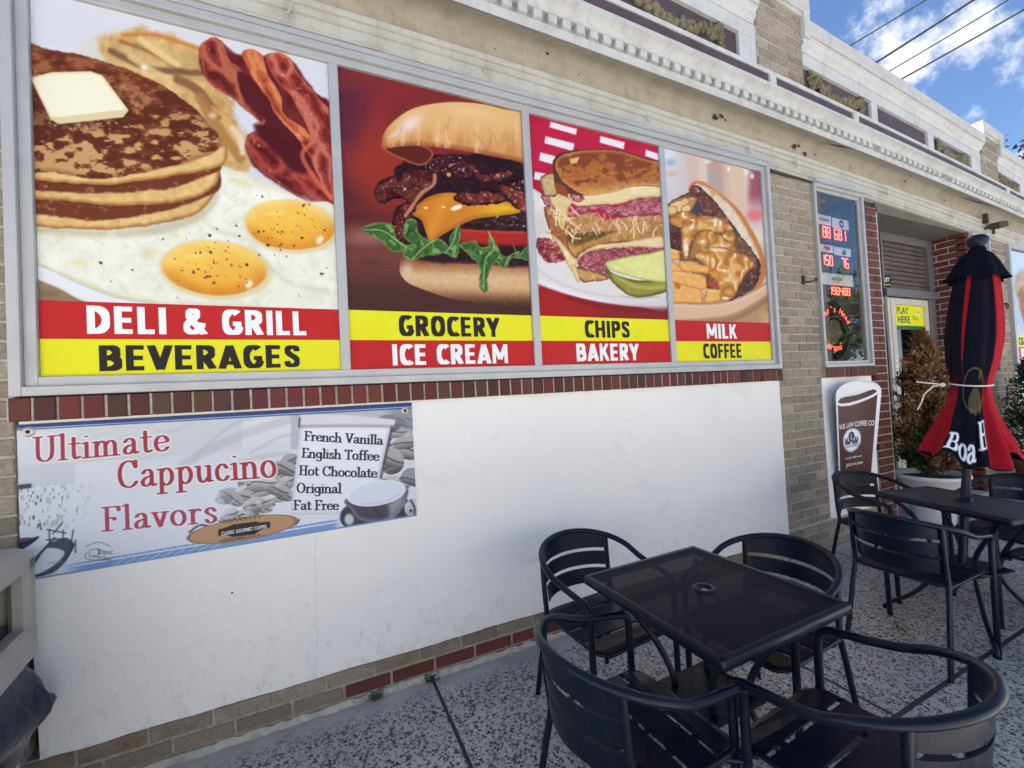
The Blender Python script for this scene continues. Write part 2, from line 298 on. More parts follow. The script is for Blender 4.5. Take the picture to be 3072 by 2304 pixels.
def print_sheet(name, fn, quad, x0, x1, z0, z1, y, w, h, mat, parent=None):
    U, V = np.meshgrid(np.linspace(0, 1, w), np.linspace(0, 1, h)); H = hom(quad); d = H[2, 0]*U+H[2, 1]*V+1
    a = fn((H[0, 0]*U+H[0, 1]*V+H[0, 2])/d, (H[1, 0]*U+H[1, 1]*V+H[1, 2])/d)
    P = np.stack([x0+(x1-x0)*U, np.full(U.shape, y), z1+(z0-z1)*V], -1)
    im = a.img+5*(np.random.RandomState(1).rand(*U.shape)-.5)[..., None]; return grid_mesh(name, P, im*.945, mat, parent)
def text_me(s, bold=0, sx=1, space=1):
    """text as (points, faces) in x right / y up, cap height about .73 of the size"""
    cu = bpy.data.curves.new('lettering', 'FONT'); cu.body = s; cu.size = 1; cu.offset = bold; cu.resolution_u = 3; cu.space_character = space; cu.align_x = 'CENTER'
    o = bpy.data.objects.new('lettering', cu); COL.objects.link(o); dg = bpy.context.evaluated_depsgraph_get(); me = bpy.data.meshes.new_from_object(o.evaluated_get(dg))
    V = np.array([v.co[:] for v in me.vertices]); F = [tuple(p.vertices) for p in me.polygons]; bpy.data.objects.remove(o); bpy.data.meshes.remove(me); bpy.data.curves.remove(cu)
    V[:, 0] *= sx; return V, F
def text_fit(mb, s, x0, x1, z0, z1, y, bold=0, space=1, slant=0, map3=None):
    """lettering stretched into the box x0..x1, z0..z1 on the sheet at y"""
    V, F = text_me(s, bold, 1, space); lo = V.min(0); hi = V.max(0); X = x0+(V[:, 0]-lo[0])/(hi[0]-lo[0])*(x1-x0); Z = z0+(V[:, 1]-lo[1])/(hi[1]-lo[1])*(z1-z0); X = X+slant*(Z-z0)
    pts = [(a, y, b) for a, b in zip(X, Z)] if map3 is None else [map3(a, b) for a, b in zip(X, Z)]
    mb.add(pts, F, None, False); return mb
def bricks(mb, mo, x0, x1, z0, z1, y, cols, seed=1, L=.2127, H=.0693, j=.010, proud=.006, plane='xz', off=0., depth=.06, yj=.002, zf=None):
    """running-bond brickwork; mb gets the bricks, mo the mortar sheet behind them"""
    R = random.Random(seed); zf = zf or (lambda x, z: z)
    k0 = math.floor(z0/H); z = k0*H
    while z < z1-.004:
        a = max(z, z0)+(j/2 if z >= z0 else 0); b = min(z+H, z1)-j/2; r = round(z/H); s = (r % 2)*L/2+off; n = math.floor((x0-s)/L); x = s+n*L
        while x < x1-.004:
            p = max(x, x0)+(j/2 if x >= x0 else 0); q = min(x+L, x1)-(j/2 if x+L <= x1 else 0)
            if q-p > .012 and b-a > .008:
                c = R.choice(cols); f = R.uniform(.82, 1.16); c = tuple(min(1, v*f) for v in c); dy = R.uniform(-yj, yj); e = lambda: R.uniform(-.0016, .0016)
                if plane == 'xz':
                    m0 = MB().box(p+e(), q+e(), y-proud+dy, y+depth, a+e(), b+e(), c, .0035)
                else: m0 = MB().box(y-proud+dy, y+depth, p+e(), q+e(), a+e(), b+e(), c, .0035)
                mb.add([(v[0], v[1], zf(v[0], v[2])) for v in m0.v], m0.f, c, False)
            x += L
        z += H
    if mo is not None:
        if plane == 'xz':
            n = max(1, int((x1-x0)/.5)); xs = [x0+(x1-x0)*i/n for i in range(n+1)]
            for i in range(n):
                m0 = MB().box(xs[i], xs[i+1], y, y+depth+.02, z0, z1); mo.add([(v[0], v[1], zf(v[0], v[2])) for v in m0.v], m0.f, None, False)
        else: mo.box(y, y+depth+.02, x0, x1, z0, z1)
    return mb
TAN = [(.34, .29, .225), (.30, .26, .205), (.37, .315, .245), (.28, .245, .20), (.33, .275, .215), (.26, .22, .175), (.39, .335, .265), (.31, .235, .165)]
RED = [(.115, .030, .024), (.13, .036, .028), (.10, .028, .024), (.12, .034, .03), (.09, .024, .022)]
# ------------------------------------------------------------------ printed artwork
# Every printed sheet (posters, banner, cup sign, canopy) is a fine flat mesh whose print
# is a colour attribute computed here with noise, curves and soft brushes.
def _vn(x, y, seed):
    rs = np.random.RandomState(seed); T = rs.rand(64, 64)
    xi = np.floor(x).astype(int); yi = np.floor(y).astype(int)
    fx = x - xi; fy = y - yi; fx = fx*fx*(3-2*fx); fy = fy*fy*(3-2*fy)
    a = T[xi % 64, yi % 64]; b = T[(xi+1) % 64, yi % 64]; c = T[xi % 64, (yi+1) % 64]; d = T[(xi+1) % 64, (yi+1) % 64]
    return (a*(1-fx)+b*fx)*(1-fy)+(c*(1-fx)+d*fx)*fy
def fbm(x, y, s, seed=1, octv=4):
    t = 0; amp = .5; n = 0
    for k in range(octv):
        t = t+amp*_vn(x/s+17.3*k, y/s+9.1*k, seed+k); n += amp; amp *= .55; s = s/2.03
    return t/n*2-1
def sstep(a, b, x):
    t = np.clip((x-a)/(b-a), 0, 1); return t*t*(3-2*t)
def spline(pts, n=8, closed=True):
    P = np.array(pts, float); out = []; N = len(P)
    for i in range(N if closed else N-1):
        if closed: p0, p1, p2, p3 = P[i-1], P[i], P[(i+1) % N], P[(i+2) % N]
        else: p0, p1, p2, p3 = P[max(i-1, 0)], P[i], P[i+1], P[min(i+2, N-1)]
        for k in range(n):
            t = k/n
            out.append(.5*((2*p1)+(p2-p0)*t+(2*p0-5*p1+4*p2-p3)*t*t+(3*p1-p0-3*p2+p3)*t**3))
    if not closed: out.append(P[-1])
    return np.array(out)
class Art:
    def __init__(s, X, Y, col):
        s.X, s.Y = X, Y; s.img = np.empty(X.shape+(3,)); s.img[:] = col; s.clip = None
        s.px = abs(X[0, 1]-X[0, 0])+1e-9
    def mix(s, m, col):
        if s.clip is not None: m = m*s.clip
        m = np.clip(m, 0, 1)[..., None]; s.img = s.img*(1-m)+np.asarray(col, float)*m
    def sd(s, pts, smooth=True):
        # signed distance to a closed outline, negative inside (exact near it only)
        P = spline(pts, 6) if smooth else np.array(pts, float)
        X, Y = s.X, s.Y; d = np.full(X.shape, 1e12); ins = np.zeros(X.shape, bool)
        for i in range(len(P)):
            ax, ay = P[i-1]; bx, by = P[i]; ex, ey = bx-ax, by-ay; L = ex*ex+ey*ey
            if L < 1e-12: continue
            t = np.clip(((X-ax)*ex+(Y-ay)*ey)/L, 0, 1)
            d = np.minimum(d, (X-ax-t*ex)**2+(Y-ay-t*ey)**2)
            if ay != by: ins ^= ((ay > Y) != (by > Y)) & (X < (bx-ax)*(Y-ay)/(by-ay)+ax)
        d = np.sqrt(d); return np.where(ins, -d, d)
    def line(s, pts, w, closed=False, smooth=True):
        P = spline(pts, 6, closed) if smooth else np.array(pts, float)
        d = np.full(s.X.shape, 1e12); 
        for i in range(1, len(P)):
            ax, ay = P[i-1]; ex, ey = P[i]-P[i-1]; L = ex*ex+ey*ey+1e-9
            t = np.clip(((s.X-ax)*ex+(s.Y-ay)*ey)/L, 0, 1)
            d = np.minimum(d, (s.X-ax-t*ex)**2+(s.Y-ay-t*ey)**2)
        return np.sqrt(d)-w
    def mask(s, sd, soft=2): return 1-sstep(-soft, soft, sd)
    def blob(s, pts, col, soft=2, wob=0, ws=20, seed=1, edge=None, ew=20, lit=None, tex=None, smooth=True):
        sd = s.sd(pts, smooth)
        if wob: sd = sd+wob*fbm(s.X, s.Y, ws, seed)
        c = np.empty(s.img.shape); c[:] = col
        if edge is not None:
            h = sstep(-ew, 0, sd)[..., None]; c = c*(1-h)+np.array(edge, float)*h
        if lit is not None:                       # (towards x, towards y, gain, width)
            lx, ly, g, w = lit
            h = np.sqrt(np.clip(1-np.clip(1+sd/w, 0, 1)**2, 0, 1)); gy, gx = np.gradient(h)
            c = c+(-(gx*lx+gy*ly)*g)[..., None]*np.array((1, 1, 1.))
        if tex is not None:
            for (sc, amp, sx, sy) in tex: c = c+(amp*fbm(s.X*sx, s.Y*sy, sc, seed+7))[..., None]
        s.mix(s.mask(sd, soft), c); return sd
    def ell(s, cx, cy, rx, ry, rot=0):
        c, n = math.cos(rot), math.sin(rot); x = (s.X-cx)*c+(s.Y-cy)*n; y = -(s.X-cx)*n+(s.Y-cy)*c
        return np.sqrt((x/rx)**2+(y/ry)**2)
    def spot(s, cx, cy, rx, ry, col, a=1, rot=0, hard=0):
        e = s.ell(cx, cy, rx, ry, rot); s.mix(a*(1-sstep(hard, 1, e)), col)

def bacon(a, pts, spine, seed, base=(150, 48, 38), fat=(222, 140, 112), dark=(88, 22, 20), w=60):
    sd = a.sd(pts)+7*fbm(a.X, a.Y, 40, seed+11); m = a.mask(sd, 3); d = a.line(spine, 0)
    st = np.sin(d/w*3.6+4.2*fbm(a.X, a.Y, 110, seed))
    n = fbm(a.X, a.Y, 24, seed+3)
    c = np.empty(a.img.shape); c[:] = base
    k = sstep(.2, 1, st)[..., None]*.6; c = c*(1-k)+np.array(fat, float)*k
    k = sstep(.15, .8, -st+n*.5)[..., None]*.8; c = c*(1-k)+np.array(dark, float)*k
    k = sstep(-16, 0, sd)[..., None]*.5; c = c*(1-k)+np.array((205, 112, 80.))*k
    k = sstep(.45, .75, fbm(a.X, a.Y, 15, seed+5))[..., None]*.55; c = c*(1-k)+np.array((245, 200, 190.))*k
    a.mix(m, c)

def art_breakfast(X, Y):
    a = Art(X, Y, (214, 216, 226)); R = random.Random(5)
    a.mix(sstep(40, -60, Y-X*.15), (214, 219, 234)); a.mix(.5*sstep(.0, .6, fbm(X, Y, 260, 2, 2)), (240, 240, 242))
    a.spot(470, 260, 160, 150, (214, 206, 176), .8)
    a.blob([(430, 190), (560, 140), (720, 160), (860, 200), (960, 420), (1030, 640), (960, 700), (800, 540), (640, 400), (500, 300)], (206, 170, 112), 16, 30, 60, 3, tex=((60, 34, 1, 1), (18, 18, 1, 1)))
    for p, c, w in (([(520, 190), (640, 230), (760, 300)], (150, 92, 48), 7), ([(480, 230), (620, 290), (760, 300), (850, 300)], (120, 78, 60), 12), ([(530, 165), (660, 160), (800, 195), (840, 210)], (196, 120, 50), 7), ([(600, 180), (700, 250), (740, 270)], (232, 205, 150), 14), ([(560, 250), (700, 330), (840, 350)], (222, 190, 130), 14), ([(740, 330), (820, 370), (900, 470)], (128, 84, 58), 18), ([(880, 440), (950, 500), (930, 580)], (225, 165, 90), 9), ([(830, 400), (900, 520), (990, 640)], (170, 120, 66), 22), ([(960, 520), (990, 560), (1000, 620)], (226, 212, 188), 12)):
        a.mix(.85*a.mask(a.line(p, w), 9), c)
    a.spot(610, 290, 24, 22, (238, 232, 222)); a.spot(880, 470, 30, 24, (232, 214, 180), .8)
    # plate rim and table corner
    a.blob([(150, 1130), (240, 1190), (360, 1240), (480, 1262), (150, 1262)], (146, 120, 92), 6, tex=((30, 22, .3, 1.4),))
    # bacon
    a.blob([(835, 200), (900, 165), (1010, 225), (1190, 222), (1300, 350), (1400, 460), (1400, 850), (1260, 815), (1050, 680), (1015, 560), (1085, 500), (960, 400), (850, 310)], (104, 34, 34), 8, 8, 40, 3, tex=((50, 22, 1, 1),))
    bacon(a, [(1020, 560), (1120, 520), (1260, 540), (1390, 740), (1385, 850), (1270, 815), (1150, 745), (1050, 660)], [(1020, 560), (1150, 660), (1300, 760), (1400, 840)], 21, (128, 40, 36), (184, 88, 74), (76, 20, 22), 46)
    a.blob([(1050, 500), (1200, 520), (1290, 640), (1240, 700), (1120, 600)], (78, 22, 28), 14, 10, 40, 4)
    bacon(a, [(835, 195), (880, 157), (925, 170), (950, 240), (1010, 290), (1100, 430), (1085, 500), (1040, 460), (960, 395), (880, 350), (838, 270)], [(880, 160), (900, 260), (980, 340), (1080, 480)], 31, (138, 54, 42), (206, 126, 96), (84, 26, 24), 52)
    a.blob([(985, 290), (1060, 330), (1150, 440), (1240, 540), (1180, 560), (1080, 470), (1010, 400)], (86, 26, 32), 8, 6, 30, 4)
    bacon(a, [(1005, 212), (1080, 208), (1105, 290), (1165, 380), (1172, 450), (1262, 510), (1290, 560), (1262, 580), (1150, 470), (1105, 390), (1040, 300)], [(1040, 210), (1080, 300), (1140, 430), (1270, 560)], 41, (190, 92, 56), (232, 158, 106), (132, 52, 36), 40)
    bacon(a, [(1100, 212), (1190, 212), (1240, 290), (1330, 390), (1375, 470), (1382, 790), (1340, 760), (1290, 640), (1250, 570), (1282, 530), (1210, 390), (1130, 300)], [(1150, 210), (1200, 330), (1290, 470), (1330, 600), (1370, 790)], 51, (158, 62, 50), (216, 140, 122), (104, 32, 32), 46)
    a.mix(.7*a.mask(a.line([(1290, 570), (1250, 620), (1290, 700), (1375, 800)], 9), 8), (232, 120, 84))
    # egg whites
    a.blob([(150, 955), (430, 945), (700, 930), (840, 835), (880, 690), (960, 690), (1100, 740), (1260, 815), (1400, 860), (1440, 1300), (1000, 1275), (640, 1262), (380, 1195), (150, 1090)], (238, 238, 226), 5, 6, 60, 5, edge=(226, 222, 196), ew=36, tex=((90, 7, 1, 1), (26, 5, 1, 1)))
    a.mix(.5*a.mask(a.line([(150, 1085), (330, 1165), (480, 1225), (640, 1250)], 3), 5), (214, 196, 120))
    a.blob([(150, 1090), (330, 1175), (480, 1232), (640, 1258), (640, 1275), (380, 1262), (240, 1195), (150, 1150)], (233, 236, 240), 4, edge=(190, 196, 200), ew=10)
    a.mix(.55*a.mask(a.line([(835, 850), (840, 905), (900, 950), (1010, 985), (1080, 1070), (1180, 1160), (1300, 1195), (1420, 1210)], 9), 16), (206, 206, 180))
    a.mix(.5*a.mask(a.line([(900, 820), (1000, 800), (1150, 790), (1330, 830)], 8), 14), (250, 250, 244))
    for cx, cy, r in ((1010, 745, 40), (960, 735, 30), (800, 905, 34), (260, 985, 26), (190, 955, 22), (720, 970, 26), (610, 1045, 50), (330, 1090, 40)): a.spot(cx, cy, r*1.4, r*.8, (226, 218, 160), .7)
    a.mix(.6*a.mask(a.sd([(160, 940), (420, 955), (640, 930), (830, 850), (870, 770), (900, 800), (850, 880), (690, 960), (420, 985), (160, 965)]), 16), (186, 176, 146))
    # fine crinkles and oil on the whites
    egg = a.mask(a.sd([(150, 965), (700, 940), (880, 700), (1100, 745), (1400, 870), (1440, 1290), (640, 1250), (380, 1185), (150, 1085)]), 20); n = fbm(X, Y, 46, 201, 5); a.mix(egg*sstep(.12, .42, n)*.32, (250, 249, 242)); a.mix(egg*sstep(.12, .4, -n)*.26, (214, 210, 186)); a.mix(egg*(1-sstep(.0, .05, np.abs(fbm(X, Y, 120, 203, 3))))*.25, (204, 200, 170))
    # yolks
    for cx, cy, rx, ry, s in ((876, 1106, 218, 118, 8), (1196, 918, 192, 107, 9)):
        w_ = .035*fbm(X, Y, 110, s); e = a.ell(cx, cy, rx, ry, .07)+w_
        a.mix((1-sstep(1.0, 1.16, a.ell(cx+6, cy+8, rx, ry, .07)+w_))*.55, (214, 190, 120))
        c = np.empty(a.img.shape); c[:] = (238, 172, 58); u = (X-cx)/rx; v = (Y-cy)/ry
        k = (sstep(.9, -.6, v+.25*u)*.75)[..., None]; c = c*(1-k)+np.array((247, 205, 92.))*k
        k = (sstep(.5, 1.0, e)*sstep(-.4, .6, v))[..., None]*.7; c = c*(1-k)+np.array((214, 128, 34.))*k
        k = (sstep(.55, 1.0, e)*sstep(.3, -.6, v))[..., None]*.55; c = c*(1-k)+np.array((250, 222, 150.))*k
        c = c+(9*fbm(X, Y, 60, s+20))[..., None]; a.mix((1-sstep(.94, 1.03, e))*.97, c)
        a.spot(cx+rx*.66, cy+ry*.58, 22, 30, (255, 246, 222), .9, .5, .2); a.spot(cx-rx*.35, cy-ry*.45, rx*.35, ry*.16, (255, 232, 160), .55, -.1)
    for k in range(110):
        q = R.random()
        cx, cy = (R.gauss(1185, 95), R.gauss(930, 62)) if q < .34 else (R.gauss(870, 125), R.gauss(1075, 60)) if q < .72 else (R.uniform(380, 1380), R.uniform(950, 1230))
        r = R.choice((2, 2, 3, 3, 4, 5, 7)); a.spot(cx+2, cy+3, r*1.6, r*1.2, (150, 120, 70), .4); a.spot(cx, cy, r*1.45, r, R.choice(((58, 40, 30), (40, 36, 30), (120, 66, 36), (92, 60, 40))), .92, R.uniform(0, 3), .5)
    # pancakes, lowest first
    a.blob([(100, 640), (860, 600), (905, 700), (880, 790), (640, 905), (420, 930), (100, 915)], (96, 50, 30), 6)
    def cake(pts, top, seed):
        a.blob(pts, (222, 186, 122), 4, 6, 40, seed, edge=(170, 112, 58), ew=22, tex=((40, 20, 1, 1), (14, 12, 1, 1)))
        sd = a.sd(top)+9*fbm(X, Y, 34, seed+2); n = fbm(X, Y, 26, seed)
        c = np.empty(a.img.shape); c[:] = (112, 54, 32); k = sstep(.15, .6, n)[..., None]*.8; c = c*(1-k)+np.array((176, 120, 72.))*k
        a.mix(a.mask(sd, 6), c)
    cake([(120, 830), (500, 870), (760, 830), (884, 760), (888, 790), (800, 880), (640, 925), (420, 952), (120, 930)], [(120, 825), (430, 855), (700, 830), (882, 756), (884, 785), (700, 860), (430, 915), (260, 900), (120, 880)], 61)
    cake([(120, 760), (480, 790), (760, 730), (888, 680), (884, 760), (740, 830), (500, 850), (300, 838), (120, 825)], [(120, 752), (430, 780), (700, 720), (886, 676), (884, 705), (700, 775), (450, 800), (250, 800), (120, 790)], 71)
    a.blob([(120, 660), (420, 720), (760, 660), (915, 585), (935, 640), (900, 680), (760, 715), (600, 745), (400, 768), (120, 742)], (226, 190, 126), 4, 5, 40, 81, edge=(178, 120, 64), ew=20, tex=((30, 18, 1, 1),))
    top = a.sd([(100, 238), (250, 240), (420, 262), (640, 340), (800, 440), (910, 560), (905, 605), (820, 650), (640, 700), (430, 742), (250, 722), (100, 680)])+6*fbm(X, Y, 30, 3)
    c = np.empty(a.img.shape); c[:] = (122, 62, 36)
    n = .75*fbm(X*.55, Y, 21, 91, 4)+.45*fbm(X*.6, Y, 58, 97, 3); low = sstep(330, 600, Y); n2 = fbm(X, Y, 110, 93, 3)
    k = (sstep(.0, .2, n+.10*low-.04)*(.35+.6*low))[..., None]; c = c*(1-k)+np.array((206, 160, 108.))*k
    k = sstep(.02, .3, -n-.15*n2)[..., None]*.72; c = c*(1-k)+np.array((78, 34, 22.))*k
    k = (sstep(.1, .5, n2)*.35*(1-low))[..., None]; c = c*(1-k)+np.array((150, 82, 48.))*k
    k = sstep(.35, .6, fbm(X*.5, Y, 13, 95))[..., None]*.5; c = c*(1-k)+np.array((224, 184, 132.))*k
    k = sstep(-26, -4, top)[..., None]*.35; c = c*(1-k)+np.array((96, 44, 26.))*k
    a.mix(a.mask(top, 4), c)
    # butter
    a.mix(.5*a.mask(a.sd([(165, 400), (420, 340), (560, 470), (520, 515), (260, 555), (165, 520)]), 26), (70, 32, 22))
    a.blob([(168, 350), (250, 325), (400, 314), (445, 328), (543, 462), (520, 490), (270, 527), (236, 505)], (243, 239, 214), 3, smooth=False, edge=(226, 214, 176), ew=16)
    a.blob([(236, 500), (275, 500), (530, 460), (541, 466), (520, 492), (270, 528), (238, 510)], (222, 208, 166), 4, smooth=False)
    for k in range(26): a.spot(R.uniform(230, 560), R.uniform(500, 545), R.uniform(4, 12), R.uniform(3, 7), (236, 224, 190), .6)
    return a

def art_burger(X, Y):
    a = Art(X, Y, (126, 40, 44)); R = random.Random(3)
    a.mix(.75*sstep(350, 30, X), (84, 38, 62)); a.mix(.8*sstep(620, 900, Y), (84, 34, 36)); a.mix(.5*sstep(.1, .7, fbm(X, Y, 330, 4, 3)), (150, 52, 46))
    a.mix(.8*a.mask(a.ell(330, 700, 230, 260)-1, .5), (156, 54, 36))
    a.mix(sstep(1000, 1080, Y+.02*X), (112, 60, 54)); a.mix(.8*sstep(1250, 1560, Y), (60, 32, 30)); a.spot(190, 1130, 260, 90, (168, 110, 106), .7)
    a.mix((.35*sstep(1050, 1120, Y)*sstep(0, .6, fbm(X*.25, Y*1.5, 60, 6))), (70, 38, 34))
    # lower bun
    sd = a.sd([(405, 1300), (440, 1240), (700, 1290), (960, 1300), (1300, 1290), (1300, 1560), (1000, 1555), (700, 1510), (480, 1430), (410, 1370)])+4*fbm(X, Y, 40, 4)
    c = np.empty(a.img.shape); c[:] = (176, 122, 82); k = sstep(1290, 1370, Y-.02*X)*(1-sstep(1370, 1480, Y-.05*X)); k = (k*.85)[..., None]; c = c*(1-k)+np.array((226, 190, 150.))*k
    k = sstep(1440, 1560, Y-.02*X)[..., None]; c = c*(1-k)+np.array((66, 38, 30.))*k; k = (sstep(1330, 1240, Y)*.8)[..., None]; c = c*(1-k)+np.array((100, 50, 34.))*k
    c = c+(11*fbm(X, Y, 20, 8))[..., None]; a.mix(a.mask(sd, 5), c)
    a.spot(1200, 1420, 180, 46, (226, 178, 120), .7); a.spot(450, 1330, 60, 70, (232, 206, 180), .6)
    # dark interior
    a.blob([(360, 700), (560, 620), (800, 600), (1300, 640), (1300, 1270), (900, 1290), (500, 1260), (430, 1100), (520, 900)], (44, 20, 26), 14, 20, 60, 5, tex=((26, 16, 1, 1),))
    # tomato
    a.blob([(780, 1075), (1000, 1080), (1300, 1085), (1300, 1180), (1000, 1180), (800, 1165), (760, 1120)], (172, 40, 34), 4, edge=(120, 20, 22), ew=26); a.mix(.6*a.mask(a.line([(800, 1085), (1000, 1094), (1300, 1100)], 6), 6), (214, 92, 74))
    # patty
    a.blob([(780, 1040), (920, 1000), (1120, 970), (1300, 990), (1300, 1085), (1000, 1085), (800, 1070)], (52, 26, 26), 6, 10, 30, 6, tex=((24, 30, 1, 1),))
    for k in range(26): a.spot(R.uniform(940, 1230), R.uniform(995, 1060), R.uniform(3, 14), R.uniform(3, 8), (214, 206, 216), .7)
    # cheese
    sd = a.sd([(480, 975), (540, 900), (650, 850), (800, 850), (960, 890), (1100, 905), (1175, 965), (1060, 990), (900, 1010), (790, 1050), (680, 1110), (600, 1155), (570, 1100), (540, 1020)])
    c = np.empty(a.img.shape); c[:] = (208, 130, 38); k = (sstep(800, 1080, X)*.9)[..., None]; c = c*(1-k)+np.array((238, 186, 40.))*k
    k = (sstep(-40, -2, sd)*.5)[..., None]; c = c*(1-k)+np.array((150, 84, 30.))*k; k = ((1-sstep(0, 70, np.abs(X-640+.5*(Y-1000))))*.45)[..., None]; c = c*(1-k)+np.array((232, 158, 60.))*k
    a.mix(a.mask(sd, 3), c); a.spot(765, 940, 50, 20, (250, 236, 220), .95, -.3, .5); a.spot(570, 940, 18, 9, (252, 240, 220), .9, 0, .4); a.spot(682, 936, 16, 8, (250, 226, 190), .9, 0, .4); a.spot(955, 915, 60, 14, (250, 226, 90), .7)
    # bacon lumps
    def glaze(pts, seed, base=(84, 34, 30)):
        a.blob(pts, base, 4, 12, 30, seed, edge=(46, 16, 20), ew=30, tex=((40, 34, 1, 1), (14, 22, 1, 1)))
        sd = a.sd(pts); n = fbm(X, Y, 22, seed+9); a.mix(a.mask(sd+14, 6)*sstep(.28, .55, n)*.8, (206, 150, 140)); a.mix(a.mask(sd+14, 6)*sstep(.45, .62, fbm(X, Y, 15, seed+4))*.9, (232, 222, 236)); a.mix(a.mask(sd+8, 8)*sstep(.2, .6, -n)*.6, (150, 66, 34))
    glaze([(540, 680), (620, 610), (800, 600), (880, 680), (840, 760), (700, 740), (600, 720)], 11, (62, 26, 30))
    glaze([(790, 630), (880, 660), (960, 720), (1100, 690), (1140, 720), (1080, 760), (960, 785), (880, 740)], 12, (104, 44, 44))
    glaze([(245, 870), (260, 790), (350, 735), (500, 690), (620, 700), (630, 790), (560, 880), (460, 950), (440, 890), (380, 880), (300, 915)], 13)
    glaze([(400, 930), (520, 890), (500, 960), (440, 1020), (440, 1150), (365, 1140), (360, 1000)], 14, (92, 30, 34))
    a.mix(.85*a.mask(a.line([(628, 730), (620, 790), (540, 850), (490, 920), (440, 990)], 11), 7), (206, 140, 104))
    glaze([(750, 880), (800, 830), (880, 840), (960, 820), (1080, 870), (1060, 910), (900, 925), (800, 920)], 15, (110, 44, 38))
    glaze([(1010, 790), (1100, 790), (1300, 840), (1300, 985), (1180, 970), (1100, 900)], 16, (120, 52, 42)); glaze([(1110, 770), (1300, 740), (1300, 850), (1150, 830)], 17, (60, 30, 34))
    a.spot(718, 728, 20, 18, (228, 170, 90), .95, 0, .4)
    # lettuce: ruffled strips with pale veins
    def leaf(pts, seed, base=(60, 96, 46)):
        a.blob(pts, base, 4, 11, 26, seed, edge=(104, 142, 76), ew=16, tex=((30, 30, 1, 1),)); sd = a.sd(pts); a.mix(a.mask(sd+12, 6)*sstep(.1, .5, fbm(X, Y, 30, seed+5))*.75, (30, 62, 30)); a.mix(a.mask(sd+6, 5)*sstep(.2, .5, fbm(X, Y, 34, seed+2))*.7, (150, 190, 104))
    leaf([(160, 1080), (240, 1040), (360, 1050), (370, 1120), (420, 1170), (520, 1180), (480, 1210), (350, 1215), (280, 1150)], 21, (56, 100, 48))
    leaf([(440, 1030), (500, 1020), (520, 1100), (600, 1150), (640, 1130), (720, 1190), (720, 1130), (780, 1050), (785, 1150), (760, 1260), (690, 1230), (560, 1250), (460, 1280), (420, 1215), (500, 1190), (430, 1130)], 22)
    leaf([(780, 1180), (880, 1150), (910, 1190), (970, 1180), (965, 1090), (1010, 1160), (1060, 1250), (1130, 1240), (1120, 1170), (1160, 1230), (1230, 1180), (1300, 1240), (1300, 1300), (1120, 1260), (1070, 1330), (1010, 1290), (960, 1380), (960, 1470), (910, 1460), (900, 1320), (840, 1240)], 23)
    for p in ([(690, 1230), (740, 1160), (770, 1060)], [(930, 1460), (935, 1340), (950, 1260), (1000, 1200), (970, 1100)], [(180, 1080), (300, 1090), (420, 1180)], [(1070, 1310), (1100, 1250), (1160, 1220)], [(480, 1270), (560, 1190), (640, 1140)]): a.mix(.8*a.mask(a.line(p, 3), 4), (186, 214, 146))
    # upper bun
    pts = [(288, 530), (310, 450), (380, 370), (500, 295), (700, 258), (900, 265), (1060, 300), (1300, 380), (1300, 655), (1100, 630), (900, 590), (720, 560), (540, 540), (380, 548), (300, 560)]
    a.blob([(290, 540), (400, 525), (560, 540), (620, 600), (545, 668), (430, 630), (340, 590)], (94, 34, 26), 6, edge=(190, 104, 60), ew=16)
    sd = a.sd(pts); c = np.empty(a.img.shape); c[:] = (226, 182, 124); g = sstep(300, 640, Y-.12*(X-700))
    k = (g*.75)[..., None]; c = c*(1-k)+np.array((202, 136, 78.))*k; k = sstep(-46, -4, sd)*sstep(420, 560, Y); k = (k*.85)[..., None]; c = c*(1-k)+np.array((146, 74, 42.))*k
    n = fbm(X*1.6, Y*.35, 60, 33, 4); k = (sstep(.05, .5, n)*.5*sstep(330, 460, Y))[..., None]; c = c*(1-k)+np.array((244, 214, 166.))*k; k = (sstep(.1, .5, -n)*.45*sstep(400, 520, Y))[..., None]; c = c*(1-k)+np.array((180, 116, 66.))*k
    a.mix(a.mask(sd, 4), c); a.spot(470, 400, 150, 80, (238, 226, 222), .8, -.6); a.spot(380, 470, 90, 46, (236, 212, 198), .7, -.4); a.spot(880, 330, 260, 60, (236, 202, 150), .5, .15)
    for p in ([(700, 400), (690, 460), (700, 520)], [(730, 350), (715, 420), (720, 500)], [(880, 450), (930, 510), (960, 560)], [(420, 420), (400, 470), (350, 500)], [(980, 430), (1020, 500), (1040, 560)]): a.mix(.45*a.mask(a.line(p, 3), 7), (172, 116, 74))
    return a

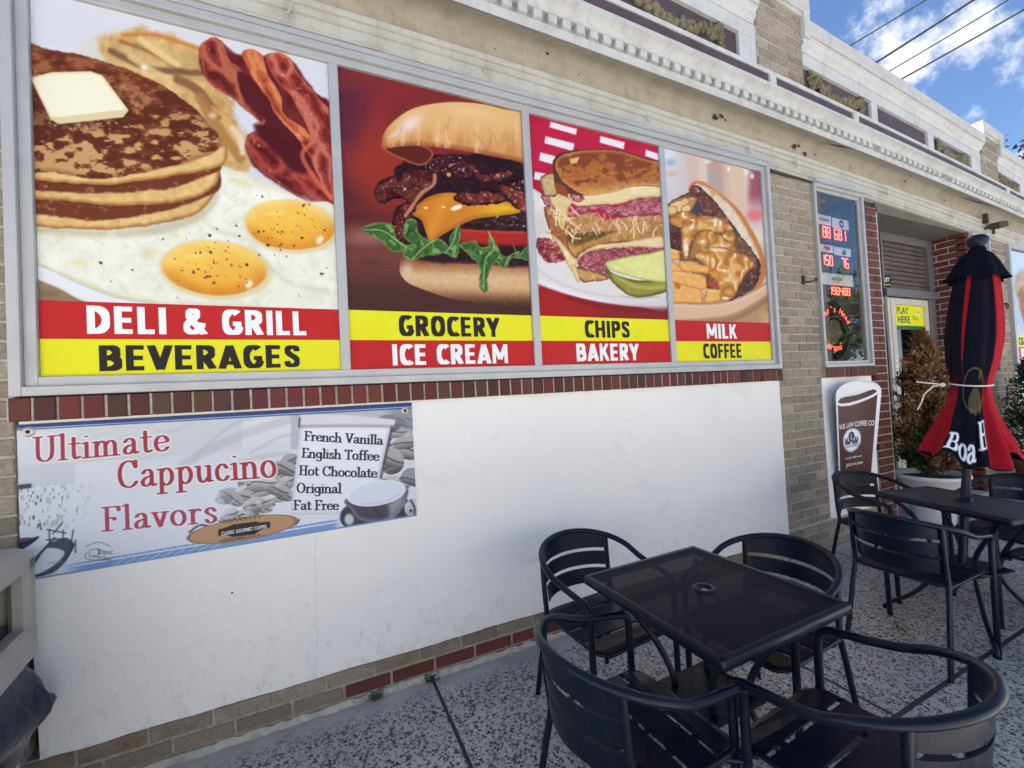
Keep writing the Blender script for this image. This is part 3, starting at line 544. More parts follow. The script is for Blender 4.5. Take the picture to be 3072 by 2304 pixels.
def art_reuben(X, Y):
    a = Art(X, Y, (186, 34, 66)); R = random.Random(8)
    a.mix(.5*sstep(0, .5, fbm(X*.4, Y, 120, 3, 2)), (166, 24, 58))
    for pts in ([(215, 68), (425, 130), (415, 176), (203, 112)], [(172, 185), (402, 246), (388, 306), (160, 240)], [(128, 315), (300, 360), (240, 415), (115, 378)], [(80, 470), (190, 490), (150, 545), (70, 530)], [(612, 188), (805, 242), (795, 296), (604, 240)], [(972, 302), (1080, 340), (1070, 390), (965, 352)]): a.blob(pts, (236, 228, 236), 7, smooth=False)
    # plate
    a.blob([(20, 660), (150, 660), (500, 900), (1150, 1000), (1150, 1540), (900, 1550), (600, 1515), (330, 1455), (80, 1370), (20, 1340)], (226, 222, 222), 6, edge=(206, 206, 214), ew=40)
    a.mix(.6*a.mask(a.line([(70, 1240), (200, 1330), (420, 1420), (700, 1470), (1120, 1480)], 6), 14), (190, 186, 194)); a.mix(.7*a.mask(a.line([(80, 1340), (330, 1435), (600, 1500), (900, 1530), (1120, 1530)], 10), 10), (246, 246, 250)); a.spot(130, 900, 110, 200, (200, 192, 186), .6)
    a.blob([(60, 1380), (140, 1412), (120, 1490), (60, 1480)], (226, 214, 222), 5, smooth=False)
    a.mix(sstep(-10, 10, a.sd([(20, 1000), (1200, 1000), (1200, 1552), (900, 1556), (600, 1522), (330, 1462), (140, 1400), (20, 1360)]))*sstep(1350, 1400, Y), (166, 30, 30))
    a.mix(.6*sstep(1480, 1640, Y)*sstep(300, 700, X), (116, 24, 26)); a.mix(.6*a.mask(a.line([(330, 1480), (600, 1545), (900, 1575), (1120, 1575)], 14), 18), (96, 20, 28))
    def meat(pts, seed, base=(176, 92, 104)):
        a.blob(pts, base, 4, 14, 26, seed, edge=(132, 52, 66), ew=26, tex=((22, 46, 1, 1.6),)); sd = a.sd(pts); n = fbm(X, Y*1.5, 30, seed+3)
        a.mix(a.mask(sd+6, 5)*sstep(.12, .4, n)*.75, (212, 146, 152)); a.mix(a.mask(sd+6, 5)*sstep(.15, .45, -n)*.75, (112, 36, 50)); a.mix(a.mask(sd+6, 5)*(1-sstep(.02, .07, np.abs(fbm(X, Y*1.6, 46, seed+6))))*.55, (228, 176, 178))
    def bread(pts, seed, base=(178, 116, 62)):
        a.blob(pts, base, 4, 9, 26, seed, edge=(120, 66, 36), ew=24, tex=((20, 30, 1, 1), (60, 26, 1, 1)))
    def cheese(pts, seed, base=(232, 210, 164)):
        a.blob(pts, base, 3, 7, 30, seed, edge=(206, 166, 116), ew=20, tex=((50, 12, .5, 1.4),)); a.mix(a.mask(a.sd(pts)+16, 8)*sstep(.2, .5, fbm(X*.4, Y, 40, seed))*.7, (250, 238, 208))
    meat([(78, 1040), (130, 1000), (300, 1060), (330, 1170), (180, 1200), (110, 1140)], 1, (132, 46, 46))
    bread([(150, 760), (260, 780), (380, 980), (420, 1160), (330, 1130), (200, 960)], 2, (168, 110, 66)); meat([(125, 660), (220, 640), (320, 760), (180, 750)], 3)
    meat([(430, 1140), (600, 1090), (900, 1070), (1150, 1060), (1150, 1200), (680, 1200), (650, 1310), (500, 1290), (420, 1230)], 4, (158, 76, 88)); bread([(390, 1240), (480, 1250), (640, 1300), (660, 1330), (540, 1350), (440, 1350)], 5, (204, 160, 104))
    bread([(330, 1010), (600, 960), (900, 900), (1150, 880), (1150, 1040), (800, 1040), (560, 1070), (430, 1130), (380, 1160)], 6, (184, 136, 76)); a.blob([(330, 980), (560, 940), (760, 930), (640, 985), (440, 1050), (380, 1060)], (104, 80, 44), 16, 14, 30, 7, tex=((18, 30, 1, 1),))
    cheese([(210, 980), (250, 1000), (330, 1090), (400, 1170), (440, 1130), (560, 1060), (760, 1040), (1150, 985), (1150, 1075), (800, 1075), (560, 1095), (430, 1160), (390, 1250), (350, 1260), (290, 1120)], 8); cheese([(350, 1220), (400, 1240), (430, 1340), (400, 1350)], 9)
    # sauerkraut layer
    a.blob([(330, 880), (500, 800), (640, 850), (900, 830), (1150, 800), (1150, 900), (960, 920), (700, 950), (520, 950), (400, 960)], (190, 140, 92), 8, 12, 30, 10, tex=((26, 40, 1, 1),))
    for k in range(60):
        x = R.uniform(330, 1100); y = R.uniform(800, 930); dx = R.uniform(-40, 40); a.mix(.8*a.mask(a.line([(x, y), (x+dx, y+R.uniform(10, 50)), (x+dx*1.4, y+R.uniform(40, 90))], R.uniform(2, 6)), 4), R.choice(((232, 206, 158), (214, 176, 122), (240, 222, 184), (170, 110, 66))))
    meat([(330, 800), (500, 740), (760, 740), (900, 690), (1150, 650), (1150, 800), (900, 830), (700, 830), (600, 780), (480, 800), (360, 840)], 11)
    cheese([(170, 580), (260, 640), (380, 700), (350, 760), (330, 860), (300, 940), (260, 880), (250, 800), (200, 700)], 12, (224, 200, 150)); bread([(125, 520), (220, 480), (260, 560), (250, 660), (150, 660)], 13, (196, 166, 120))
    for k in range(26):
        x = R.uniform(160, 420); y = R.uniform(740, 980); a.mix(.8*a.mask(a.line([(x, y), (x+R.uniform(-30, 50), y+R.uniform(10, 50)), (x+R.uniform(-20, 70), y+R.uniform(40, 100))], R.uniform(3, 7)), 4), R.choice(((236, 212, 162), (206, 150, 96), (240, 224, 186))))
    cheese([(330, 620), (440, 650), (600, 640), (850, 590), (1150, 560), (1150, 660), (900, 690), (760, 730), (560, 740), (430, 750), (360, 700)], 14)
    meat([(360, 650), (430, 640), (480, 700), (400, 710)], 15, (206, 130, 128))
    # toasted top slice
    a.blob([(225, 400), (270, 330), (400, 298), (560, 292), (760, 302), (940, 360), (1150, 430), (1150, 590), (900, 590), (700, 630), (500, 665), (360, 650), (250, 610), (230, 500)], (92, 52, 40), 4, 6, 20, 16)
    top = a.sd([(246, 420), (290, 345), (420, 312), (560, 300), (760, 312), (940, 370), (1150, 440), (1150, 585), (900, 590), (700, 640), (500, 665), (370, 600), (290, 530)])+6*fbm(X, Y, 24, 2)
    c = np.empty(a.img.shape); c[:] = (186, 116, 58); n = fbm(X*.8, Y*1.3, 56, 17, 5); c = c+(n*34)[..., None]
    k = (sstep(-.06, .3, n+.3*sstep(500, 380, Y)-.45*sstep(540, 640, Y))*.85)[..., None]; c = c*(1-k)+np.array((122, 58, 36.))*k
    k = (sstep(540, 640, Y+.08*(X-700))*.7)[..., None]; c = c*(1-k)+np.array((218, 178, 116.))*k; k = sstep(.3, .5, fbm(X, Y, 14, 19))[..., None]*.4; c = c*(1-k)+np.array((90, 44, 28.))*k
    k = (sstep(-30, -6, top)*.5)[..., None]; c = c*(1-k)+np.array((216, 156, 90.))*k; a.mix(a.mask(top, 4), c)
    a.blob([(360, 370), (440, 355), (420, 400), (370, 410)], (226, 184, 124), 4, 4, 12, 3, smooth=False); a.blob([(240, 560), (320, 590), (340, 660), (260, 640)], (142, 78, 44), 8, 6, 20, 4)
    # pickle
    a.blob([(640, 1230), (700, 1290), (900, 1340), (1150, 1330), (1150, 1410), (960, 1470), (830, 1465), (720, 1390), (660, 1320)], (150, 146, 58), 4, 4, 40, 20, edge=(98, 92, 40), ew=34, tex=((40, 16, .5, 1),)); a.mix(.7*a.mask(a.line([(700, 1300), (850, 1380), (1000, 1400), (1140, 1380)], 14), 16), (196, 192, 96))
    a.blob([(634, 1215), (660, 1185), (820, 1150), (980, 1125), (1150, 1110), (1150, 1335), (960, 1340), (820, 1305), (690, 1265)], (222, 224, 146), 3, edge=(176, 180, 84), ew=18, tex=((60, 10, .6, 1), (18, 7, 1, 1)))
    a.mix(.6*a.mask(a.line([(760, 1465), (900, 1482), (1060, 1462)], 5), 10), (170, 160, 140))
    return a

def art_cheesesteak(X, Y):
    a = Art(X, Y, (206, 194, 196)); R = random.Random(2)
    a.mix(sstep(230, 60, X)*sstep(650, 0, Y), (216, 224, 240)); a.spot(90, 150, 90, 60, (140, 166, 196), .8); a.spot(100, 250, 110, 60, (206, 176, 160), .8)
    for x, w, c in ((310, 70, (212, 182, 164)), (380, 40, (226, 196, 184)), (500, 80, (176, 150, 140)), (690, 80, (220, 188, 158)), (590, 30, (212, 176, 150)), (780, 30, (226, 200, 190))): a.mix(.75*a.mask(np.abs(X-x-.02*Y)-w, 22)*sstep(760, 520, Y), c)
    a.mix(.8*sstep(800, 880, X+.1*Y)*sstep(640, 420, Y), (150, 56, 78)); a.spot(850, 640, 110, 90, (226, 116, 122), .9, 0, .3); a.spot(620, 210, 24, 40, (240, 242, 250)); a.spot(835, 275, 30, 46, (240, 236, 246)); a.spot(780, 240, 34, 46, (240, 232, 240), .8); a.spot(500, 160, 60, 30, (226, 130, 120), .6); a.spot(430, 140, 60, 30, (238, 240, 248), .8)
    a.spot(900, 820, 120, 110, (226, 212, 190), .9, 0, .4)
    # tabletop and plate
    a.mix(sstep(1300, 1420, Y+.35*X-150)*sstep(1250, 1330, Y), (186, 146, 108)); a.mix(sstep(840, 960, X)*sstep(1500, 1560, Y), (222, 172, 116))
    a.blob([(40, 1440), (400, 1450), (600, 1420), (800, 1340), (1000, 1230), (1000, 1340), (860, 1450), (650, 1560), (420, 1600), (40, 1605)], (224, 188, 154), 5, edge=(176, 132, 98), ew=40); a.mix(.7*a.mask(a.line([(60, 1462), (400, 1470), (620, 1440), (820, 1360), (960, 1280)], 9), 12), (240, 216, 190))
    a.mix(.7*a.mask(a.line([(420, 1625), (650, 1585), (840, 1490), (980, 1390)], 16), 24), (134, 100, 78))
    # roll
    a.blob([(250, 380), (300, 322), (380, 326), (480, 390), (600, 480), (720, 600), (820, 760), (900, 930), (945, 1100), (930, 1220), (860, 1320), (760, 1250), (600, 900), (400, 600), (260, 440)], (196, 124, 68), 4, 4, 50, 3, edge=(214, 142, 84), ew=20)
    a.blob([(270, 395), (320, 345), (400, 370), (520, 440), (640, 560), (740, 700), (820, 860), (885, 1010), (890, 1130), (840, 1100), (740, 940), (620, 720), (480, 520), (380, 430)], (226, 208, 190), 6, 6, 40, 4, edge=(206, 176, 146), ew=26, tex=((26, 24, 1, 1), (10, 14, 1, 1)))
    a.mix(.8*a.mask(a.sd([(300, 350), (400, 380), (560, 470), (520, 590), (400, 520), (300, 430)]), 16)*sstep(-.1, .5, fbm(X, Y, 40, 6)), (206, 158, 108))
    # meat
    def meat(pts, seed, base=(92, 58, 50)):
        a.blob(pts, base, 4, 12, 30, seed, edge=(60, 34, 34), ew=24, tex=((26, 34, 1, 1),)); sd = a.sd(pts); a.mix(a.mask(sd+6, 5)*sstep(.2, .5, fbm(X, Y, 30, seed+3))*.7, (162, 112, 92)); a.mix(a.mask(sd+6, 5)*sstep(.45, .6, fbm(X, Y, 18, seed+4))*.8, (226, 206, 190))
    meat([(60, 560), (160, 470), (300, 430), (520, 560), (700, 800), (880, 1060), (870, 1240), (760, 1350), (560, 1420), (300, 1200), (120, 1000), (60, 900)], 10, (120, 78, 52)); meat([(260, 400), (330, 360), (450, 470), (530, 560), (480, 640), (380, 640), (280, 480)], 11, (104, 60, 52)); meat([(60, 800), (110, 680), (220, 720), (220, 900), (160, 980), (70, 900)], 12, (84, 48, 46)); meat([(690, 1200), (860, 1040), (880, 1130), (840, 1300), (680, 1390), (660, 1330)], 13, (84, 52, 40)); a.blob([(270, 560), (340, 520), (360, 600), (300, 630)], (70, 66, 84), 8)
    # cheese sauce: overlapping glossy folds
    def sauce(pts, seed, base=(206, 148, 76)):
        sd = a.sd(pts)+8*fbm(X, Y, 34, seed); c = np.empty(a.img.shape); c[:] = base
        f = fbm(X, Y, 120, seed+1, 2); f2 = np.sin(f*9+X/60*.7); k = (sstep(.2, .9, f2)*.6)[..., None]; c = c*(1-k)+np.array((238, 198, 132.))*k; k = (sstep(.3, .95, -f2)*.55)[..., None]; c = c*(1-k)+np.array((150, 90, 42.))*k
        k = (sstep(-22, -3, sd)*.5)[..., None]; c = c*(1-k)+np.array((126, 76, 40.))*k; a.mix(a.mask(sd, 3), c); a.mix(a.mask(sd+12, 8)*sstep(.5, .8, f2*.6+.5*fbm(X, Y, 40, seed+5))*.9, (250, 238, 224))
    sauce([(60, 560), (150, 490), (290, 470), (320, 510), (260, 600), (120, 640), (70, 640)], 21, (222, 190, 130)); sauce([(110, 640), (190, 595), (330, 660), (300, 740), (190, 760), (70, 700)], 22); sauce([(190, 720), (330, 650), (480, 650), (620, 720), (640, 790), (500, 800), (340, 790), (260, 900), (240, 1030), (190, 1010)], 23); sauce([(270, 960), (320, 820), (440, 770), (520, 830), (640, 770), (660, 900), (600, 960), (420, 960), (260, 1040)], 24)
    sauce([(420, 930), (480, 820), (560, 840), (680, 960), (540, 960)], 25); sauce([(300, 1010), (400, 940), (560, 930), (660, 980), (760, 1010), (840, 1090), (760, 1180), (690, 1300), (640, 1400), (540, 1420), (500, 1260), (420, 1180), (360, 1080)], 26, (212, 146, 66)); a.spot(520, 960, 130, 26, (250, 240, 232), .75, .1); a.spot(420, 1040, 26, 60, (246, 236, 222), .7); a.spot(280, 750, 46, 40, (246, 240, 236), .7); a.spot(470, 690, 110, 26, (246, 240, 236), .6, .1)
    a.spot(460, 1270, 70, 40, (186, 70, 40), .9, 0, .3)
    # fries
    def fry(pts, seed): a.blob(pts, (236, 178, 98), 3, 3, 30, seed, smooth=False, edge=(200, 128, 56), ew=22, tex=((30, 14, 1, 1),)); 
    fry([(40, 930), (160, 970), (165, 1050), (40, 1060)], 31); fry([(150, 1050), (430, 1110), (420, 1180), (160, 1150)], 32); fry([(40, 1050), (130, 1070), (200, 1160), (40, 1170)], 33); fry([(40, 1150), (200, 1150), (400, 1210), (405, 1310), (300, 1350), (40, 1260)], 34); fry([(40, 1230), (340, 1310), (370, 1360), (360, 1450), (40, 1440)], 35); fry([(400, 1310), (530, 1320), (525, 1430), (370, 1450)], 36)
    for cx, cy in ((150, 1170), (320, 1190), (460, 1335), (270, 1075), (110, 965)): a.spot(cx, cy, 110, 22, (248, 212, 150), .7, .15)
    a.blob([(120, 1250), (165, 1280), (150, 1320), (115, 1290)], (190, 110, 40), 5)
    return a

def art_wings(X, Y):
    a = Art(X, Y, (176, 200, 226)); a.mix(sstep(.5, .2, Y+.2*X), (206, 222, 240))
    a.blob([(.15, .4), (.4, .2), (.8, .15), (1.1, .2), (1.1, .8), (.6, .85), (.25, .75)], (200, 168, 130), .04, .06, .15, 3, tex=((.12, 40, 1, 1), (.04, 22, 1, 1)))
    a.blob([(.2, .5), (.5, .4), (.9, .5), (.8, .8), (.5, .95), (.3, .8)], (170, 104, 56), .03, .05, .1, 4, tex=((.1, 46, 1, 1), (.03, 20, 1, 1))); a.blob([(-.1, .85), (.3, .93), (.7, .98), (1.1, .95), (1.1, 1.1), (-.1, 1.1)], (206, 206, 214), .02)
    a.mix(sstep(.25, .6, fbm(X, Y, .08, 5))*.4*sstep(.3, .5, Y), (232, 206, 160))
    return a
# ------------------------------------------------------------------ setting: pavement, street, far side
def struct(mb, name, mat): o = mb.build(name, mat); o['kind'] = 'structure'; return o
struct(MB().add([(-30, -2.25, 0), (40, -2.25, 0), (40, .6, 0), (-30, .6, 0)], [(0, 1, 2, 3)]), 'pavement', 'concrete_aggregate')
struct(MB().add([(-30, -4.2, -.001), (40, -4.2, -.001), (40, -2.25, -.001), (-30, -2.25, -.001)], [(0, 1, 2, 3)]), 'kerbside_pavement', 'pale_concrete'); struct(MB().box(-30, 40, -4.36, -4.2, -.14, -.002), 'kerb', 'pale_concrete')  # unseen strip, made paler than the paving to bounce sun onto the front
struct(MB().add([(-300, -300, -.145), (300, -300, -.145), (300, 300, -.145), (-300, 300, -.145)], [(0, 1, 2, 3)]), 'ground', 'pale_concrete')
struct(MB().add([(-60, -12.4, -.14), (80, -12.4, -.14), (80, -4.36, -.14), (-60, -4.36, -.14)], [(0, 1, 2, 3)]), 'street', 'asphalt')
m = MB()
for k in range(-8, 12): m.add([(k*6, -8.46, -.136), (k*6+3, -8.46, -.136), (k*6+3, -8.34, -.136), (k*6, -8.34, -.136)], [(0, 1, 2, 3)])
struct(m, 'road_marking', 'road_paint')
struct(MB().box(-60, 80, -16, -12.4, -.14, -.002), 'far_pavement', 'pale_concrete')

# ------------------------------------------------------------------ the shop building
B = empty('shop_building', (4, 0, 0), 'long shop front of tan brick and white plaster with dentilled cornice and garlands', 'building')
dz = lambda x: -.0035*(x+.5)**2
def zs(x, z): return z+dz(x)-max(0, .06*(z-3.30))*(x-2.8)
XS = [(-3+.25*i) for i in range(0, 61)]                # -3 .. 12
XE = 12.
# core behind the front, so that light stays out
m = MB(); m.box(-3, 12, .68, 9, -.1, 3.9); m.box(-3, 3.25, .10, .68, -.1, 3.0); m.box(-3, 12, -.02, .68, 3.0, 3.28); m.box(3.25, 3.86, .10, .68, -.1, 3.); m.box(4.6, 4.82, .02, .68, -.1, 3.)
m.box(3.86, 4.6, .45, .68, -.1, 3.); m.box(3.86, 4.6, .02, .45, -.1, 1.45); m.box(6.62, 12, .10, .68, -.1, 3.)
m.build('wall_core', 'interior_dark', B)
for i, x in enumerate(XS[:-1]): pass
def brick_part(name, mat, calls):
    mb = MB(); mo = MB()
    for args, kw in calls: bricks(mb, mo, *args, **kw)
    o = mb.build(name, mat, B, True); mo.build('mortar_bed', 'mortar', o); return o
for args, kw in (((-3.0, -.972, 0, 3.07, 0, TAN, 3), {}), ((3.262, 3.842, .225, 3.04, 0, TAN, 4), dict(off=.03)), ((7.10, 7.60, .16, 2.95, 0, TAN, 6), {}), ((6.62, 7.10, .16, 1.37, 0, TAN, 7), {}), ((8.85, 12, .16, 2.85, 0, TAN, 8), {}), ((3.265, 4.60, -.06, .225, 0, TAN, 9), dict(off=.03))): brick_part('tan_brickwork', 'brick', [(args, kw)])
# base course below the plaster: one tan row over one red row, the rest under the pavement
mb = MB(); mo = MB()
DTAN = [tuple(v*.72 for v in c) for c in TAN]
bricks(mb, mo, -.972, 3.262, .0965, .1645, .0, DTAN, 12, L=.2105, H=.0965, j=.0105, off=.115)
mb.build('tan_base_course', 'brick', B, True); mo.build('base_mortar', 'old_mortar', B)
mb = MB(); mo = MB()
for k in range(13):
    x = .084+k*.2105
    if x < 3.26:
        c = random.Random(k).choice(RED); c = tuple(v*random.Random(k+50).uniform(.85, 1.15) for v in c)
        mb.box(x+.006, min(x+.2045, 3.262), -.006, .05, .0335, .0885, c, .003)
        if k > 3: mb.box(x-.10, x+.099, -.006, .05, -.04, .021+.0005*k, tuple(v*.9 for v in c), .003)
for k in range(5):
    x = .084-(k+1)*.2105; c = DTAN[k % 3]; mb.box(x+.006, x+.2045, -.005, .05, .0335, .0885, c, .003)
mo.box(-.972, 3.262, 0, .06, -.05, .0965); mb.build('red_base_course', 'red_brick', B, True); mo.build('base_mortar', 'old_mortar', B)
# mortar fillet where wall meets pavement
m = MB(); R = random.Random(4); pr = []
for i in range(140):
    x = -.95+i*.03; w = R.uniform(.004, .016); pr.append((x, w))
V = []; 
for x, w in pr: V += [(x, -.008, .024+R.uniform(-.006, .006)), (x, -.012-w, .0015)]
m.add(V, [(2*i, 2*i+1, 2*i+3, 2*i+2) for i in range(len(pr)-1)]); m.build('mortar_fillet', 'mortar', B)

# plaster panels
def pane(x0, x1, z0, z1, y, mat, par):
    return MB().add([(x0, y, z0), (x1, y, z0), (x1, y, z1), (x0, y, z1)], [(0, 1, 2, 3)]).build('window_pane', mat, par, fix=False)
def plaster(x0, x1, z0, z1, y=-.012, lx=0, rx=0, name='plaster_panel'):
    m = MB(); R = random.Random(int(x0*10)+7); n = 60
    bot = [(x0+(x1-x0)*i/n, z0+R.uniform(-.0035, .0035)) for i in range(n+1)]
    L = [(x0+lx*(1-(k/8)), z0+(z1-z0)*k/8) for k in range(7, 0, -1)]; Rr = [(x1+rx*(1-k/8)+R.uniform(-.003, .003), z0+(z1-z0)*k/8) for k in range(1, 8)]
    bot[0] = (x0+lx, z0); bot[-1] = (x1+rx, z0)
    m.prism(bot+Rr+[(x1, z1), (x0, z1)]+L, y, .03); return m.build(name, 'plaster_white', B)
pp = plaster(-.955, 3.262, .1655, 1.372, lx=.03)
# hairline cracks, a hole and patches
m = MB(); R = random.Random(9)
def crack(x, z0, z1, w=.0011):
    n = 26; a = [(x+.004*math.sin(i*.9)+R.uniform(-.003, .003)+.012*(i/n), z0+(z1-z0)*i/n) for i in range(n+1)]
    m.add([q for p in a for q in ((p[0]-w*R.uniform(.3, 1), -.0126, p[1]), (p[0]+w*R.uniform(.3, 1), -.0126, p[1]))], [(2*i, 2*i+1, 2*i+3, 2*i+2) for i in range(n)])
for q in ((-.02, .30, .84, .0008), (-.035, .17, .30, .0008), (.26, .18, .27, .0006), (.52, .18, .29, .0006)): m = MB(); crack(*q); m.build('hairline_crack', 'crack_grey', pp)
m = MB(); m.lathe([(.0001, 0), (.004, 0)], n=10); m.xform(Matrix.Translation((-.33, -.0127, .615)) @ Matrix.Rotation(math.pi/2, 4, 'X')); m.build('drilled_hole', 'dark_gap', pp)
m = MB()
for cx, cz, r in ((-.05, .50, .014), (-.06, .79, .009), (.86, .72, .01), (1.06, .66, .008), (1.5, .9, .009), (-.62, .4, .008)):
    n = 9; m = MB(); m.add([(cx, -.0165, cz)]+[(cx+r*R.uniform(.5, 1.3)*math.cos(i*2*math.pi/n), -.0118, cz+r*R.uniform(.5, 1.3)*math.sin(i*2*math.pi/n)) for i in range(n)], [(0, 1+i, 1+(i+1) % n) for i in range(n)]); m.build('plaster_patch', 'plaster_white', pp)
plaster(3.80, 4.53, .226, 1.372); plaster(7.62, 12, .2, 1.33)

# brick sills (rowlock courses)
def rowlock(x0, x1, z0, z1, y, seed, n):
    mb = MB(); mo = MB(); R = random.Random(seed); p = (x1-x0)/n
    for k in range(n):
        c = tuple(v*R.uniform(.65, 1.35) for v in R.choice(RED)); e = R.uniform(-.003, .003)
        mb.box(x0+k*p+.0045, x0+(k+1)*p-.0045, y+e, .03, z0+R.uniform(-.001, .001), z1+R.uniform(-.0015, .0005), c, .003)
    mo.box(x0, x1, y+.006, .028, z0+.002, z1-.002); s = mb.build('brick_sill', 'red_brick', B, True); mo.build('sill_mortar', 'mortar', s); return s
rowlock(-.978, 3.285, 1.372, 1.458, -.034, 21, 63); rowlock(3.825, 4.585, 1.372, 1.456, -.034, 22, 11); rowlock(6.64, 7.14, 1.35, 1.43, -.03, 23, 7); rowlock(7.60, 11, 1.33, 1.41, -.03, 24, 50)

# big four-light window frame
wf = MB(); X0, X1, Z0, Z1 = -.966, 3.266, 1.462, 3.052
def rim(m, x0, x1, z0, z1, w, y0, y1, ch=.002):
    m.box(x0, x0+w, y0, y1, z0, z1, None, ch); m.box(x1-w, x1, y0, y1, z0, z1, None, ch); m.box(x0+w, x1-w, y0, y1, z0, z0+w, None, ch); m.box(x0+w, x1-w, y0, y1, z1-w, z1, None, ch)
rim(wf, X0, X1, Z0, Z1, .034, -.046, .03); rim(wf, X0+.034, X1-.034, Z0+.034, Z1-.034, .036, -.026, .03)
win = wf.build('display_window', 'aluminium', B)
for a, b in ((.131, .173), (1.147, 1.193), (2.171, 2.216)):
    m = MB().box(a, b, -.024, .03, Z0+.07, Z1-.07, None, .002); m.build('mullion', 'aluminium', win)
for (a, b) in ((-.896, .131), (.173, 1.147), (1.193, 2.171), (2.216, 3.196)): pane(a, b, 1.532, 2.982, -.004, 'dark_glass', win)
MB().box(X0+.0, X1, -.052, .0, Z1, 3.0745).build('head_flashing', 'aluminium', win)
# bead of white sealant down the left jamb
m = MB(); R = random.Random(2); m.tube([(-.970+R.uniform(-.002, .002), -.006, 1.46+i*.04) for i in range(40)], [R.uniform(.006, .011) for i in range(40)], 6); m.build('sealant_bead', 'plaster_white', win)

# side window with the lottery display
m = MB(); rim(m, 3.842, 4.566, 1.458, 3.0, .026, -.032, .04); rim(m, 3.868, 4.540, 1.484, 2.974, .026, -.010, .04); sw = m.build('side_window', 'aluminium', B)
pane(3.893, 4.515, 1.509, 2.949, .004, 'window_glass', sw)
MB().box(3.836, 4.572, -.05, 0, 3.0, 3.03).build('head_flashing', 'aluminium', sw)
m = MB(); m.box(3.863, 4.55, .44, .449, 1.451, 2.998); m.box(3.863, 3.867, .045, .44, 1.451, 2.998); m.box(4.55, 4.597, .045, .44, 1.451, 2.998); m.box(3.867, 4.55, .045, .44, 1.451, 1.456); m.box(3.867, 4.55, .045, .44, 2.99, 2.998); m.build('window_reveal', 'room_white', sw)

# entrance recess: red piers, door, transom
brick_part('red_brick_pier', 'red_brick', [((4.586, 4.80, -.02, 2.93, 0, RED, 31), dict(proud=.012, off=.03)), ((.0, .30, -.02, 2.93, 4.80, RED, 33), dict(plane='yz', proud=-.02, depth=.02, off=.05))])
brick_part('red_brick_pier', 'red_brick', [((.0, .31, -.02, 2.90, 6.60, RED, 35), dict(plane='yz', proud=.006, depth=.03, off=.04)), ((6.60, 6.66, -.02, 2.90, 0, RED, 36), dict(proud=.006))])
Yd = .31
MB().box(4.82, 6.6, .0, .33, 2.885, 2.99).build('recess_soffit', 'recess_dark', B)
m = MB(); m.box(4.83, 5.50, Yd, .36, 0, 2.89); m.box(4.83, 6.58, Yd+.3, .68, 0, 2.89); m.build('recess_back_wall', 'interior_dark', B)
m = MB()
for x in (5.50, 6.44): m.box(x, x+.14 if x > 6 else x+.05, Yd-.03, Yd+.05, 0, 2.30, None, .003)
m.box(5.50, 6.60, Yd-.055, Yd+.05, 2.20, 2.285, None, .003); m.box(5.50, 6.60, Yd-.03, Yd+.05, 2.80, 2.885, None, .003); m.box(6.47, 6.60, Yd-.03, Yd+.05, 2.30, 2.80); m.box(5.50, 5.53, Yd-.03, Yd+.05, 2.30, 2.80)
df = m.build('door_frame', 'jamb_grey', B)
pane(5.53, 6.47, 2.285, 2.80, Yd+.01, 'dark_glass', df)
m = MB(); [m.box(5.532, 6.468, Yd-.002, Yd+.006, 2.30+.05*k, 2.341+.05*k) for k in range(10)]; m.build('stand_in_slats', 'slat_brown', df)  # made-up slats standing in for unclear brick reflections in the transom glass
def door(x0, x1, hand):
    m = MB(); w = .085; z0 = .02; z1 = 2.19; y0, y1 = Yd-.02, Yd+.025
    m.box(x0, x0+w, y0, y1, z0, z1, None, .003); m.box(x1-w, x1, y0, y1, z0, z1, None, .003); m.box(x0+w, x1-w, y0, y1, z1-.07, z1, None, .003); m.box(x0+w, x1-w, y0, y1, z0, z0+.25, None, .003)
    d = m.build('door', 'trim_cream', B); pane(x0+w, x1-w, z0+.25, z1-.07, Yd, 'dark_glass', d)
    m = MB(); m.tube([(x0+w*.5, y0-.01, 1.08), (x0+w*.5, y0-.06, 1.08), (x1-w*.5, y0-.06, 1.08), (x1-w*.5, y0-.01, 1.08)], .013, 10); m.build('push_bar', 'steel', d); return d
door(5.0, 5.62, 0); door(5.635, 6.43, 1)
MB().box(4.8, 6.6, -.05, .35, 0.002, .05, None, .004).build('door_step', 'pale_concrete', B)

# right-hand side window and far poster window
m = MB(); rim(m, 6.66, 7.10, 1.43, 2.90, .035, -.04, .03); w2 = m.build('side_window', 'aluminium', B); pane(6.695, 7.065, 1.465, 2.865, .0, 'window_glass', w2); MB().box(6.67, 7.09, .05, .06, 1.44, 2.89).build('window_reveal', 'interior_dark', w2)
m = MB(); rim(m, 7.60, 11.0, 1.412, 2.86, .05, -.04, .03); w3 = m.build('display_window', 'aluminium', B); pane(7.65, 10.95, 1.46, 2.81, -.002, 'dark_glass', w3)
for a in (8.70, 9.8): MB().box(a, a+.05, -.03, .03, 1.462, 2.81).build('mullion', 'aluminium', w3)

# frieze moulding, cove and soffit
def sag(x, z): return z+dz(x)
MB().sweep([(.02, 3.0745), (-.022, 3.0745), (-.03, 3.079), (-.03, 3.088), (-.022, 3.091), (-.026, 3.094), (-.036, 3.098), (-.036, 3.106), (-.03, 3.109), (-.034, 3.112), (-.034, 3.156), (-.029, 3.158), (-.029, 3.166), (-.040, 3.170), (-.040, 3.196), (-.035, 3.198), (-.035, 3.206), (-.046, 3.210), (-.048, 3.238), (-.03, 3.242), (.02, 3.242)], XS, sag).build('frieze_moulding', 'frieze_paint', B)
MB().sweep([(-.028, 3.242), (-.020, 3.30), (-.022, 3.345), (-.032, 3.372), (-.05, 3.385), (-.08, 3.387), (-.172, 3.345)], XS, sag, smooth=True, ends=False).build('soffit', 'soffit_paint', B)
